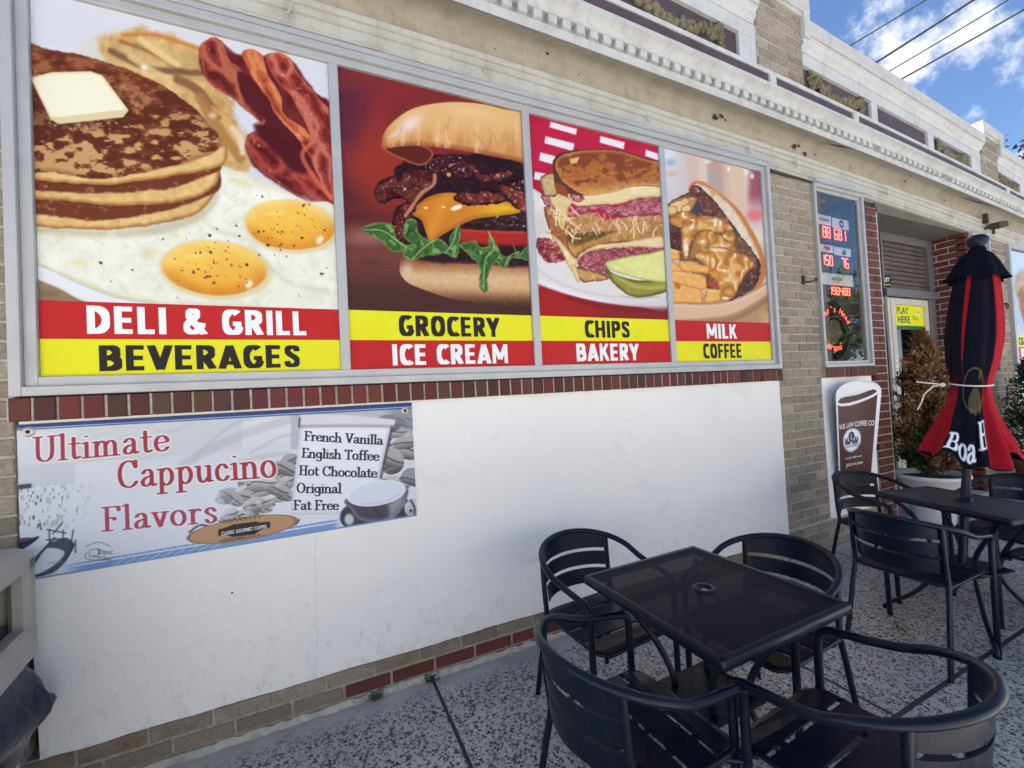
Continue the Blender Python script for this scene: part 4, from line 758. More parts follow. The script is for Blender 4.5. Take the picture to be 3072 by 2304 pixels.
# cornice: lip, dentils, fillet, cove, edge
MB().sweep([(-.172, 3.343), (-.180, 3.341), (-.181, 3.390), (-.178, 3.395), (-.160, 3.396), (-.160, 3.434), (-.203, 3.434), (-.206, 3.436), (-.206, 3.452), (-.203, 3.456), (-.205, 3.462), (-.209, 3.470), (-.217, 3.479), (-.228, 3.488), (-.240, 3.495), (-.247, 3.498), (-.247, 3.526), (-.21, 3.530), (-.05, 3.532)], XS, zs, ends=False).build('cornice', 'cornice_paint', B)
den = None
for k in range(-12, 84):
    x = 1.612+k*.0911
    if k in (31, 44, 45): continue
    q = MB().box(x, x+.053, -.2025, -.159, 3.3925, 3.4335, None, .0015); m = MB(); m.add([(a, b, zs(a, c)) for a, b, c in q.v], q.f); m.build('dentil', 'cornice_paint', B)
MB().sweep([(-.222, 3.528), (-.224, 3.615)], XS, zs, ends=False).build('attic_band', 'panel_purple', B)
MB().sweep([(-.18, 3.606), (-.231, 3.607), (-.232, 3.635), (-.228, 3.638), (-.15, 3.640)], XS, zs, ends=False).build('attic_rail', 'parapet_paint', B)
for x in (3.04, 4.07, 6.95, 7.5, 8.6): q = MB().box(x, x+.07, -.24, -.2, 3.531, 3.606, None, .003); m = MB(); m.add([(a, b, zs(a, c)) for a, b, c in q.v], q.f); m.build('rail_block', 'parapet_paint', B)
# parapet: wall sheet, framed panels with garlands, moulded head, coping, brick pilasters
def zbox(m, x0, x1, y0, y1, z0, z1, col=None, ch=0):
    n = max(1, int((x1-x0)/.4)); 
    for i in range(n):
        q = MB().box(x0+(x1-x0)*i/n, x0+(x1-x0)*(i+1)/n, y0, y1, z0, z1, col, ch); m.add([(a, b, zs(a, c)) for a, b, c in q.v], q.f, col)
    return m
PAN = [(.55, 1.45, 0), (1.55, 2.80, 1), (3.50, 4.445, 1), (4.54, 5.40, 0), (5.51, 6.29, 1), (6.885, 7.49, 1), (7.60, 8.3, 0), (8.4, 9.2, 1)]
PIL = [(-.6, -.1), (2.98, 3.485), (6.50, 6.865), (9.45, 9.85)]
zbox(MB(), -3, 12, -.12, .25, 3.53, 4.10).build('parapet_wall', 'parapet_paint', B)
def garland(m, x0, x1, z0, z1, seed):
    R = random.Random(seed); w = x1-x0; L = x0+.14*w; Rr = x1-.14*w
    def lumps(pts, r0):
        for i, p in enumerate(pts):
            for k in range(6):
                a = R.uniform(0, 6.28); c = Vector(p)+Vector((R.gauss(0, r0*.45), R.uniform(-.4, .1)*r0, R.gauss(0, r0*.45))); r = r0*R.uniform(.35, .75)
                q = MB(); q.lathe([(0.0005, -r), (r*.7, -r*.7), (r, 0), (r*.7, r*.7), (0.0005, r)], n=7); q.xform(Matrix.Translation(c) @ Matrix.Rotation(R.uniform(0, 3), 4, Vector((R.random(), R.random(), R.random())).normalized()) @ Matrix.Diagonal((1.5, .8, .8, 1)))
                m.add([(p_[0], p_[1], zs(p_[0], p_[2])) for p_ in q.v], q.f, None, True)
    n = 22; top = z1-.03
    lumps([(L+(Rr-L)*i/n, -.175, top-.015-(z1-z0)*.52*math.sin(math.pi*i/n)**.8) for i in range(1, n)], .034+.006)
    for x in (L, Rr): lumps([(x+R.uniform(-.006, .006), -.175, top+.012-(z1-z0-.06)*i/8) for i in range(9)], .026)
for i, (a, b, g) in enumerate(PAN):
    q = zbox(MB(), a, b, -.168, -.12, 3.62, 3.862).build('parapet_panel', 'panel_purple', B)
    if g: m = MB(); garland(m, a, b, 3.665, 3.858, 40+i); m.build('garland', 'swag_stone', q)
# white stiles and rails standing proud of the panels
ed = sorted([(a, b) for a, b, _ in PAN]+PIL); last = -3
for a, b in ed:
    if a-last > .01: zbox(MB(), last, a, -.192, -.1, 3.62, 3.862, None, .003).build('frame_stile', 'parapet_paint', B)
    last = b
for (a, b) in ((-3, -.6), (-.1, 2.98), (3.485, 6.50), (6.865, 9.45), (9.85, 12)): zbox(MB(), a, b, -.192, -.1, 3.8621, 3.962).build('frame_rail', 'parapet_paint', B)
for (a, b) in ((-3, -.62), (-.08, 2.965), (3.50, 6.485), (6.88, 9.43), (9.87, 12)):
    xs = [a+(b-a)*i/10 for i in range(11)]; m = MB(); mc = MB()
    m.sweep([(-.12, 3.963), (-.197, 3.963), (-.197, 3.975), (-.190, 3.98), (-.195, 3.992), (-.205, 4.006), (-.217, 4.016), (-.217, 4.026), (-.212, 4.03), (-.216, 4.042), (-.226, 4.054), (-.236, 4.060), (-.236, 4.070), (-.12, 4.072)], xs, zs)
    mc.sweep([(-.12, 4.0725), (-.244, 4.073), (-.246, 4.19), (-.23, 4.20), (.3, 4.205), (.3, 4.073)], xs, zs)
    m.build('parapet_moulding', 'parapet_paint', B); mc.build('coping', 'coping_paint', B)
for i, (a, b) in enumerate(PIL):
    o = brick_part('parapet_pilaster', 'brick', [((a, b, 3.60, 4.215, -.205, TAN, 60+i), dict(zf=zs, depth=.08, off=a))]); mc = MB()
    zbox(mc, a, b, -.225, .15, 4.215, 4.245); zbox(mc, a-.03, b+.075, -.245, .3, 4.245, 4.385, None, .006); zbox(mc, b, b+.075, -.242, .2, 4.05, 4.245, None, .004); zbox(mc, a-.03, a, -.242, .2, 4.1, 4.245, None, .004); mc.build('pilaster_cap', 'coping_paint', o)
# rust and holes where the soffit has failed
m = MB(); R = random.Random(6)
def hole(x, z, r, y=None, sl=0):
    n = 11; yy = -.0335 if y is None else y; m.add([(x+r*R.uniform(.3, 1.3)*math.cos(i*2*math.pi/n), yy, zs(x, z)+r*R.uniform(.3, 1.1)*math.sin(i*2*math.pi/n)) for i in range(n)], [tuple(range(n))])
for x, z, r in ((2.72, 3.33, .03), (2.77, 3.345, .022), (2.83, 3.335, .018), (1.33, 3.36, .012), (1.55, 3.31, .008), (3.62, 3.31, .034), (3.68, 3.33, .02), (3.76, 3.28, .026), (3.9, 3.31, .012), (4.15, 3.30, .01), (4.4, 3.30, .012), (5.3, 3.36, .02), (6.1, 3.32, .016), (1.0, 3.30, .007)): hole(x, z, r, -.041 if z > 3.335 else -.0275)
m.build('rust_hole', 'rusty_iron', B)
m = MB()
for (xa, ya, za, xb, yb, zb) in ((3.92, -.09, 3.386, 4.2, -.17, 3.35), (6.3, -.08, 3.386, 6.9, -.172, 3.346)): m.add([(xa, ya, zs(xa, za)-.004), ((xa+xb)/2, (ya+yb)/2-.012, zs((xa+xb)/2, (za+zb)/2)-.006), (xb, yb, zs(xb, zb)-.005), ((xa+xb)/2, (ya+yb)/2+.008, zs((xa+xb)/2, (za+zb)/2)-.006)], [(0, 1, 2, 3)])
m.build('soffit_crack', 'dark_gap', B)
# old lamp hooks along the frieze
for x in (-.02+0*1, .92, 2.05, 3.02, 3.58, 4.9, 6.15):
    m = MB(); m.tube([(x, -.04, sag(x, 3.155)), (x+.004, -.062, sag(x, 3.15)), (x-.012, -.066, sag(x, 3.128)), (x+.006, -.06, sag(x, 3.118)), (x+.02, -.054, sag(x, 3.132))], .0045, 6); m.tube([(x-.005, -.05, sag(x, 3.15)), (x+.012, -.06, sag(x, 3.188))], .004, 6); m.build('frieze_hook', 'frieze_paint', B)
# ------------------------------------------------------------------ broad-nib serif lettering (brushed into the print)
def _arc(cx, cy, rx, ry, a0, a1, n=9): return [(cx+rx*math.cos(RAD(a0+(a1-a0)*i/n)), cy+ry*math.sin(RAD(a0+(a1-a0)*i/n))) for i in range(n+1)]
def _s(*p): return [tuple(q) for q in spline(p, 5, False)]
_n = [(.13, .6), (.13, 0)]; _hump = _s((.13, .42), (.24, .57), (.38, .61), (.5, .52), (.53, .36), (.53, 0))
GL = {  # advance, strokes
 'U': (.86, [_s((.14, 1), (.14, .36), (.2, .1), (.42, 0), (.62, .1), (.7, .34), (.7, 1)), [(0, 1), (.28, 1)], [(.58, 1), (.84, 1)]]),
 'l': (.32, [[(.16, 1.06), (.16, 0)], [(.02, 1.0), (.16, 1.04)], [(.02, 0), (.3, 0)]]),
 't': (.42, [_s((.18, .86), (.18, .16), (.26, .0), (.4, .07)), [(.02, .61), (.38, .61)]]),
 'i': (.32, [[(.16, .62), (.16, 0)], [(.03, .58), (.16, .62)], [(.02, 0), (.3, 0)], [(.15, .86), (.16, .87)]]),
 'm': (1.05, [_n, _s((.13, .42), (.25, .58), (.38, .6), (.47, .5), (.48, .36), (.48, 0)), _s((.48, .42), (.6, .58), (.74, .6), (.83, .5), (.85, .36), (.85, 0)), [(.01, .58), (.13, .6)], [(0, 0), (.26, 0)], [(.37, 0), (.6, 0)], [(.73, 0), (.99, 0)]]),
 'n': (.7, [_n, _hump, [(.01, .58), (.13, .6)], [(0, 0), (.26, 0)], [(.41, 0), (.66, 0)]]),
 'h': (.7, [[(.13, 1.04), (.13, 0)], _hump, [(.01, 1), (.13, 1.03)], [(0, 0), (.26, 0)], [(.41, 0), (.66, 0)]]),
 'a': (.62, [_s((.09, .48), (.2, .6), (.36, .6), (.44, .46), (.44, .14), (.5, .01), (.6, .05)), _s((.44, .37), (.22, .32), (.09, .2), (.1, .05), (.22, 0), (.36, .06), (.44, .18))]),
 'e': (.58, [_s((.07, .33), (.5, .36), (.47, .52), (.34, .61), (.19, .58), (.08, .44), (.07, .22), (.15, .05), (.3, 0), (.43, .04), (.52, .14))]),
 'C': (.86, [_s((.72, .78), (.64, .94), (.44, 1.0), (.22, .9), (.11, .66), (.11, .36), (.22, .1), (.45, 0), (.64, .06), (.76, .2)), [(.74, 1), (.74, .74)]]),
 'p': (.68, [[(.14, .6), (.14, -.32)], _s((.14, .46), (.27, .6), (.42, .6), (.54, .44), (.55, .2), (.43, .02), (.28, .0), (.14, .1)), [(.01, .58), (.14, .6)], [(0, -.32), (.3, -.32)]]),
 'u': (.7, [_s((.13, .6), (.13, .2), (.22, .01), (.36, .02), (.53, .2)), [(.53, .6), (.53, 0), (.64, .02)], [(.01, .59), (.13, .6)], [(.41, .59), (.53, .6)]]),
 'c': (.56, [_s((.46, .46), (.38, .58), (.25, .61), (.11, .48), (.07, .28), (.14, .06), (.3, 0), (.42, .04), (.5, .15))]),
 'o': (.64, [_s(*[(.31+.24*math.cos(a*.5236), .30+.31*math.sin(a*.5236)) for a in range(13)])]),
 'F': (.7, [[(.17, 1), (.17, 0)], [(.02, 1), (.62, 1), (.64, .82)], [(.17, .53), (.46, .53), (.46, .44)], [(0, 0), (.34, 0)]]),
 'v': (.6, [[(.08, .6), (.3, 0)], [(.3, 0), (.37, .2), (.5, .6)], [(0, .6), (.2, .6)], [(.4, .6), (.6, .6)]]),
 'r': (.48, [_n, _s((.13, .4), (.22, .55), (.34, .6), (.42, .54)), [(.01, .58), (.13, .6)], [(0, 0), (.27, 0)]]),
 's': (.5, [_s((.41, .47), (.33, .59), (.2, .61), (.09, .5), (.14, .38), (.33, .26), (.42, .14), (.34, .01), (.17, -.01), (.07, .13))]),
 'V': (.8, [[(.1, 1), (.38, 0)], [(.38, 0), (.46, .25), (.68, 1)], [(0, 1), (.24, 1)], [(.56, 1), (.8, 1)]]),
 'E': (.7, [[(.17, 1), (.17, 0)], [(.02, 1), (.6, 1), (.62, .82)], [(.17, .53), (.44, .53)], [(0, 0), (.62, 0), (.65, .2)]]),
 'H': (.88, [[(.17, 1), (.17, 0)], [(.68, 1), (.68, 0)], [(.17, .52), (.68, .52)], [(.02, 1), (.32, 1)], [(.02, 0), (.32, 0)], [(.53, 1), (.83, 1)], [(.53, 0), (.83, 0)]]),
 'T': (.72, [[(.35, 1), (.35, 0)], [(.03, .84), (.05, 1), (.65, 1), (.67, .84)], [(.2, 0), (.5, 0)]]),
 'O': (.92, [_s(*[(.44+.35*math.cos(a*.5236), .5+.5*math.sin(a*.5236)) for a in range(13)])]),
 'B': (.78, [[(.17, 1), (.17, 0)], _s((.02, 1), (.4, 1), (.56, .9), (.56, .66), (.42, .54), (.17, .53)), _s((.4, .53), (.6, .44), (.64, .22), (.54, .04), (.36, 0), (.02, 0))]),
 'g': (.64, [_s(*[(.28+.21*math.cos(a*.5236), .32+.28*math.sin(a*.5236)) for a in range(13)]), _s((.52, .6), (.52, -.08), (.44, -.28), (.24, -.32), (.08, -.22))]),
 'f': (.42, [_s((.44, .94), (.34, 1.04), (.22, .97), (.18, .8), (.18, .3), (.18, 0)), [(.03, .6), (.38, .6)], [(.02, 0), (.34, 0)]]),
 'd': (.7, [[(.54, 1.04), (.54, .0), (.66, .03)], _s((.54, .46), (.41, .6), (.27, .6), (.12, .46), (.1, .18), (.2, .01), (.36, .0), (.54, .14))]),
 "'": (.2, [[(.1, 1.05), (.08, .84)]]), ' ': (.34, []),
}
def nib(a, s, x, y, size, ang=0, wx=.088, wy=.032, space=0, grow=0, sxx=1):
    """field <1 inside the written words; x,y = baseline start in art units (y down)"""
    c, n = math.cos(ang), math.sin(ang); u = ((a.X-x)*c+(a.Y-y)*n)/size/sxx; v = ((a.X-x)*n-(a.Y-y)*c)/size
    out = np.full(a.X.shape, 9.); pen = 0; WX, WY = wx+grow, wy+grow
    for ch in s:
        adv, st = GL[ch]; sel = np.nonzero((u > pen-.2) & (u < pen+adv+.2) & (v > -.6) & (v < 1.3))
        if len(sel[0]):
            uu = u[sel]-pen; vv = v[sel]; d = out[sel]
            for P in st:
                for i in range(1, len(P)):
                    ax, ay = P[i-1][0]/WX, P[i-1][1]/WY; ex, ey = P[i][0]/WX-ax, P[i][1]/WY-ay; L = ex*ex+ey*ey+1e-9; X = uu/WX-ax; Y = vv/WY-ay
                    t = np.clip((X*ex+Y*ey)/L, 0, 1); d = np.minimum(d, np.sqrt((X-t*ex)**2+(Y-t*ey)**2))
            out[sel] = d
        pen += adv+space
    return out
def write(a, s, x, y, size, col, ang=0, wx=.088, wy=.032, space=0, halo=None, sxx=1, alpha=1):
    if halo is not None: a.mix(1-sstep(.75, 1.2, nib(a, s, x, y, size, ang, wx, wy, space, .05, sxx)), halo)
    a.mix(alpha*(1-sstep(.72, 1.28, nib(a, s, x, y, size, ang, wx, wy, space, 0, sxx))), col)

# ------------------------------------------------------------------ heavy condensed capitals built from flat strokes
def _ov(cx, cy, rx, ry, a0, a1, n=16): return [(cx+rx*math.copysign(abs(math.cos(RAD(a0+(a1-a0)*i/n)))**.82, math.cos(RAD(a0+(a1-a0)*i/n))), cy+ry*math.copysign(abs(math.sin(RAD(a0+(a1-a0)*i/n)))**.82, math.sin(RAD(a0+(a1-a0)*i/n)))) for i in range(n+1)]
_v = lambda x, a=0, b=1: [(x, a), (x, b)]
_h = lambda z, a, b: [(a, z), (b, z)]
BK = {'D': (.58, [_v(.1), _ov(.16, .5, .31, .405, 90, -90), _h(.905, .05, .17), _h(.095, .05, .17)]), 'E': (.50, [_v(.1), _h(.91, .1, .47), _h(.5, .1, .44), _h(.09, .1, .47)]), 'F': (.47, [_v(.1), _h(.91, .1, .46), _h(.5, .1, .43)]), 'L': (.46, [_v(.1), _h(.09, .1, .45)]), 'I': (.22, [_v(.11)]), 'H': (.60, [_v(.1), _v(.5), _h(.5, .1, .5)]),
 'R': (.57, [_v(.1), _h(.91, .1, .24), _ov(.22, .70, .22, .205, 90, -90), _h(.49, .1, .24), [(.25, .5), (.47, -.02)]]), 'P': (.53, [_v(.1), _h(.91, .1, .24), _ov(.22, .70, .22, .21, 90, -90), _h(.485, .1, .24)]), 'B': (.57, [_v(.1), _h(.91, .1, .24), _ov(.22, .715, .21, .195, 90, -90), _h(.5, .1, .24), _ov(.22, .30, .25, .205, 90, -90), _h(.095, .1, .24)]),
 'O': (.62, [_ov(.31, .5, .21, .41, 0, 360, 30)]), 'C': (.53, [_ov(.32, .5, .22, .41, 48, 312, 24)]), 'G': (.60, [_ov(.32, .5, .22, .41, 50, 340, 24), _h(.44, .32, .58), _v(.49, .12, .5)]), 'S': (.52, [_s((.43, .72), (.40, .86), (.27, .91), (.14, .85), (.115, .71), (.2, .58), (.34, .46), (.42, .32), (.39, .15), (.26, .09), (.13, .14), (.09, .29))]),
 'V': (.60, [[(.06, 1.02), (.30, .02)], [(.54, 1.02), (.30, .02)]]), 'A': (.62, [[(.07, -.02), (.31, .98)], [(.55, -.02), (.31, .98)], _h(.25, .18, .44)]), 'Y': (.57, [[(.05, 1.02), (.285, .42)], [(.52, 1.02), (.285, .42)], _v(.285, 0, .5)]), 'K': (.57, [_v(.1), [(.14, .38), (.48, 1.03)], [(.26, .58), (.50, -.03)]]), 'M': (.78, [_v(.09), _v(.69), [(.10, 1.0), (.39, .22)], [(.68, 1.0), (.39, .22)]]),
 '&': (.68, [_s((.62, -.02), (.42, .3), (.2, .64), (.17, .78), (.22, .89), (.31, .92), (.40, .85), (.39, .72), (.28, .58), (.14, .42), (.10, .25), (.17, .12), (.30, .09), (.44, .17), (.53, .32), (.56, .45))]), ' ': (.26, [])}
def block_text(mb, s, x0, x1, z0, z1, y, th=.20, gap=.10):
    pen = 0; G = []
    for ch in s: G.append((ch, pen)); pen += BK[ch][0]+gap
    k = (x1-x0)/(pen-gap); q = 0
    for ch, p in G:
        for P in BK[ch][1]:
            n = len(P); V = []; closed = P[0] == P[-1] or math.dist(P[0], P[-1]) < 1e-6; t = th*.5*(.86 if ch in 'MK&S' else 1)
            for i, (a, b) in enumerate(P):
                u = P[i-1] if i else (P[-2] if closed else P[0]); w = P[i+1] if i < n-1 else (P[1] if closed else P[-1]); dx, dy = w[0]-u[0], w[1]-u[1]; l = math.hypot(dx, dy) or 1; nx, ny = -dy/l, dx/l; tt = t*(.86*abs(ny)+1.0*abs(nx))
                for sg in (1, -1): V.append((x0+(p+a+sg*nx*tt)*k, y-.00004*(q % 9)-.000006*i, z0+min(1, max(0, b+sg*ny*tt))*(z1-z0)))
            mb.add(V, [(2*i, 2*i+1, 2*i+3, 2*i+2) for i in range(n-1)], None, False); q += 1
    return mb
# ------------------------------------------------------------------ food posters in the big window
def bands(t, x0, x1, c1, c2, zt, w1, w2, b1, b2, y=-.0085):
    z0, zm = 1.5335, 1.672; o1 = MB().box(x0, x1, y, y+.0035, zm, zt).build('upper_band', c1, t); o2 = MB().box(x0, x1, y, y+.0035, z0, zm-.0002).build('lower_band', c2, t)
    for o, w, bx, c in ((o1, w1, b1, c1), (o2, w2, b2, c2)):
        m = MB(); block_text(m, w, bx[0], bx[1], bx[2], bx[3], y-.0012); m.build('lettering', 'print_black' if c == 'poster_yellow' else 'print_white', o)
POST = [
 ('food_poster', 'poster of pancakes, fried eggs and bacon above the words DELI & GRILL and BEVERAGES', art_breakfast, [(180, 10), (1358, 240), (1403, 1283), (163, 1245)], -.895, .130, 2.982, 470, 540, 'poster_red', 'poster_yellow', 'DELI & GRILL', 'BEVERAGES', (-.762, -.008, 1.692, 1.800), (-.730, -.040, 1.548, 1.648)),
 ('food_poster', 'poster of a bacon cheeseburger with lettuce above the words GROCERY and ICE CREAM', art_burger, [(5, 20), (1183, 326), (1228, 1624), (73, 1588)], .174, 1.146, 2.982, 330, 420, 'poster_yellow', 'poster_red', 'GROCERY', 'ICE CREAM', (.405, .941, 1.692, 1.797), (.366, .986, 1.548, 1.652)),
 ('food_poster', 'poster of a grilled corned beef sandwich and pickle above the words CHIPS and BAKERY', art_reuben, [(30, 5), (1063, 280), (1117, 1650), (92, 1625)], 1.194, 2.170, 2.982, 300, 420, 'poster_yellow', 'poster_red', 'CHIPS', 'BAKERY', (1.503, 1.841, 1.692, 1.797), (1.434, 1.902, 1.550, 1.656)),
 ('food_poster', 'poster of a cheesesteak roll and fries above the words MILK and COFFEE', art_cheesesteak, [(20, 15), (900, 240), (960, 1628), (95, 1597)], 2.217, 3.195, 2.982, 280, 400, 'poster_red', 'poster_yellow', 'MILK', 'COFFEE', (2.521, 2.822, 1.692, 1.797), (2.477, 2.865, 1.552, 1.656)),
]
for nm, lab, fn, q, x0, x1, z1, w, h, c1, c2, w1, w2, b1, b2 in POST:
    t = empty(nm, ((x0+x1)/2, -.005, 1.533), lab, 'poster', 'food posters in the big window'); zt = 1.815
    print_sheet('photo_print', fn, q, x0, x1, zt, z1, -.0075, w, h, 'print_film', t); bands(t, x0, x1, c1, c2, zt, w1, w2, b1, b2)
t = empty('food_poster', (8.1, -.005, 1.46), 'poster of fried chicken above a yellow CIGAR band, past the parasol', 'poster', 'food posters in the big window')
print_sheet('photo_print', art_wings, [(0, 0), (1, 0), (1, 1), (0, 1)], 7.655, 8.69, 1.752, 2.79, -.0085, 120, 120, 'print_film', t)
o = MB().box(7.655, 8.69, -.009, -.0055, 1.62, 1.752).build('upper_band', 'poster_yellow', t); m = MB(); block_text(m, 'CIGAR', 7.78, 8.05, 1.64, 1.735, -.0102); m.build('lettering', 'print_black', o)
o = MB().box(7.655, 8.69, -.009, -.0055, 1.475, 1.6198).build('lower_band', 'poster_red', t); m = MB().box(7.82, 8.1, -.0105, -.009, 1.50, 1.60); m.build('white_notice', 'print_white', o)

# ------------------------------------------------------------------ cappuccino banner
BQ = [(100, 300), (2100, 180), (2118, 745), (190, 1085)]; BX = (-.957, .447, .806, 1.362)
_HI = np.linalg.inv(hom(BQ))
def b_map(u, v, y=-.0215):
    d = _HI @ np.array([u, v, 1.]); d = d/d[2]; return (BX[0]+(BX[1]-BX[0])*d[0], y, BX[3]+(BX[2]-BX[3])*d[1])
def art_banner(X, Y):
    a = Art(X, Y, (214, 218, 224)); R = random.Random(4)
    yb = 300-.06*(X-100); a.mix(sstep(80, 520, Y-yb)*.85, (232, 236, 246)); a.mix(sstep(1500, 300, X)*sstep(500, 700, Y)*.3, (226, 228, 234))
    for p, c, al in (([(420, 320), (1255, 262), (1255, 420), (720, 480), (420, 500)], (206, 208, 212), .6), ([(1255, 262), (1495, 245), (1495, 380), (1255, 410)], (226, 228, 232), .7), ([(420, 490), (720, 470), (720, 640), (420, 665)], (228, 230, 236), .6), ([(105, 510), (420, 490), (420, 600), (120, 620)], (202, 206, 214), .6), ([(1500, 240), (2100, 200), (2100, 420), (1500, 420)], (180, 186, 196), .8)): a.mix(al*a.mask(a.sd(p, False), 4), c)
    for p, w in (([(960, 500), (1100, 420), (1300, 330), (1560, 250)], 22), ([(1020, 480), (1060, 420), (1200, 300), (1300, 260)], 8), ([(820, 330), (900, 330), (1000, 290)], 5), ([(1180, 520), (1300, 470), (1480, 440)], 12), ([(1300, 440), (1440, 360), (1540, 340)], 8)): a.mix(.45*a.mask(a.line(p, w), 8), (182, 184, 190))
    # canal scene
    m = sstep(520, 380, X+.2*(Y-800))*sstep(580, 640, Y)
    n = fbm(X*1.5, Y, 40, 5); a.mix(m*sstep(.1, .5, n)*sstep(860, 760, Y)*.55, (150, 154, 170)); a.mix(m*sstep(.25, .5, fbm(X*2, Y*.7, 26, 8))*sstep(860, 700, Y)*.7, (70, 74, 92))
    for k in range(46):
        x = R.uniform(120, 400); y = R.uniform(610, 800); w = R.uniform(3, 9); a.mix(.75*a.mask(a.sd([(x, y), (x+w, y-1), (x+w, y+w*2), (x, y+w*2)], False), 2), R.choice(((60, 62, 80), (130, 134, 150), (40, 42, 60))))
    a.blob([(110, 610), (200, 600), (205, 622), (110, 634)], (70, 72, 88), 4, smooth=False); a.blob([(115, 740), (140, 720), (150, 780), (130, 840), (118, 830)], (96, 98, 116), 5)
    a.blob([(130, 905), (200, 880), (262, 862), (240, 890), (170, 935), (130, 935)], (46, 42, 66), 4); a.blob([(120, 885), (190, 870), (230, 872), (170, 895), (125, 905)], (96, 80, 110), 4)
    a.blob([(215, 1050), (240, 980), (290, 920), (330, 890), (400, 870), (440, 905), (400, 980), (330, 1040), (250, 1062)], (86, 88, 108), 4); a.blob([(232, 1040), (262, 975), (310, 920), (395, 938), (350, 1000), (270, 1046)], (232, 234, 242), 5); a.mix(.8*a.mask(a.line([(228, 1046), (262, 970), (300, 915), (340, 870)], 5), 4), (44, 44, 62)); a.mix(.8*a.mask(a.line([(250, 1058), (340, 1035), (400, 980), (440, 900)], 5), 4), (40, 42, 60))
    for p in ([(300, 880), (400, 872)], [(310, 830), (318, 900)], [(380, 830), (384, 890)], [(300, 830), (395, 845)], [(370, 800), (330, 850)], [(445, 880), (450, 940)], [(430, 830), (425, 900)], [(250, 820), (262, 800), (270, 830)]): a.mix(.75*a.mask(a.line(p, 4, smooth=False), 3), (60, 62, 84))
    a.spot(205, 1030, 22, 26, (110, 112, 126), .9, 0, .6); a.mix(.4*m*sstep(880, 1000, Y)*sstep(0, .4, fbm(X*.4, Y, 30, 3)), (160, 166, 186))
    # coffee beans
    def bean(cx, cy, rx, ry, rot, g):
        e = a.ell(cx, cy, rx, ry, rot); c, n = math.cos(rot), math.sin(rot); u = ((X-cx)*c+(Y-cy)*n)/rx; v = (-(X-cx)*n+(Y-cy)*c)/ry; col = np.empty(a.img.shape); col[:] = g
        col = col+(46*(-v)-30*np.abs(v)**2)[..., None]; k = (1-sstep(.05, .16, np.abs(v-.12*np.sin(u*3))))[..., None]*.8; col = col*(1-k)+np.array((70, 70, 80.))*k; a.mix((1-sstep(.93, 1.06, e))*(1-.6*sstep(1240, 1150, X)), col)
    for k in range(26):
        x = R.uniform(1180, 1500); bean(x, 700-(x-1180)*.55+R.uniform(-50, 110), R.uniform(44, 70), R.uniform(26, 40), R.uniform(-.7, .5), R.uniform(150, 205))
    for k in range(22): bean(R.uniform(1960, 2120), R.uniform(270, 610), R.uniform(46, 74), R.uniform(30, 44), R.uniform(-.5, .5), R.uniform(120, 200))
    a.mix(.6*sstep(380, 270, Y)*sstep(1950, 2040, X), (120, 124, 140))
    a.mix(.5*a.mask(a.sd([(1150, 690), (1500, 560), (1500, 820), (1180, 800)], False), 40)*sstep(0, .5, fbm(X, Y, 30, 6)), (232, 234, 242))
    # paper scroll
    a.blob([(1545, 300), (1560, 262), (2005, 268), (1992, 330), (1935, 570), (1880, 740), (1500, 745), (1520, 560)], (240, 242, 250), 4, smooth=False, edge=(214, 214, 224), ew=26)
    a.mix(.8*a.mask(a.line([(2010, 270), (1985, 380), (1945, 560)], 6), 5), (70, 66, 78)); a.blob([(1540, 305), (1548, 240), (1780, 244), (2020, 268), (2012, 300), (1780, 296), (1560, 300)], (226, 222, 226), 4, smooth=False); a.mix(.7*a.mask(a.line([(1545, 304), (1780, 300), (2008, 302)], 7), 9), (150, 134, 142)); a.mix(.8*a.mask(a.line([(1542, 262), (1540, 304)], 5), 4), (70, 60, 66))
    # cup
    a.blob([(1745, 760), (1800, 690), (2050, 660), (2100, 720), (2112, 760), (1980, 790), (1800, 812)], (60, 58, 70), 5); a.spot(1790, 765, 30, 36, (220, 222, 232), .9, 0, .5); a.blob([(2060, 690), (2110, 660), (2115, 740), (2070, 740)], (210, 212, 224), 6); a.mix(.8*a.mask(a.line([(2090, 670), (2108, 710), (2104, 745)], 5), 4), (30, 30, 44))
    a.blob([(1782, 660), (1800, 720), (1850, 770), (1960, 775), (2040, 720), (2062, 600)], (72, 70, 82), 4, edge=(120, 118, 130), ew=26); a.mix(.8*a.mask(a.sd([(1980, 690), (2062, 600), (2050, 690), (1990, 760)], False), 20), (176, 178, 190))
    a.mix(.5*a.mask(a.line([(1905, 690), (1925, 730), (1950, 752)], 5), 6), (36, 34, 46))
    e = a.ell(1922, 636, 142, 60, -.18); a.mix(1-sstep(.97, 1.03, e), (226, 232, 248)); a.mix(.7*(1-sstep(.02, .06, np.abs(e-.99))), (250, 250, 255)); a.mix(.5*a.mask(a.line([(1860, 690), (1960, 680), (2030, 640)], 3), 4), (180, 184, 204))
    # borders
    d = Y-(300-.06*(X-100)); a.mix(1-sstep(28, 32, d), (38, 62, 128)); a.mix((sstep(19, 21, d)*(1-sstep(23, 25, d))), (190, 206, 232)); a.mix((1-sstep(0, 8, d)), (28, 40, 90))
    yb = 1085+(X-190)*(745-1085)/1928; d = yb-Y; k = sstep(360, 520, X)*(1-sstep(1700, 1760, X)); a.mix(k*(1-sstep(46, 50, d)), (128, 160, 212)); a.mix(k*sstep(30, 33, d)*(1-sstep(37, 40, d)), (224, 234, 250)); a.mix((1-sstep(6, 10, d)), (120, 152, 204))
    for k in range(9): a.mix(.55*a.mask(a.line([(640+k*60, 1000-k*11), (690+k*60, 970-k*11), (660+k*60, 940-k*11), (720+k*60, 950-k*11)], 3), 4), (214, 226, 246))
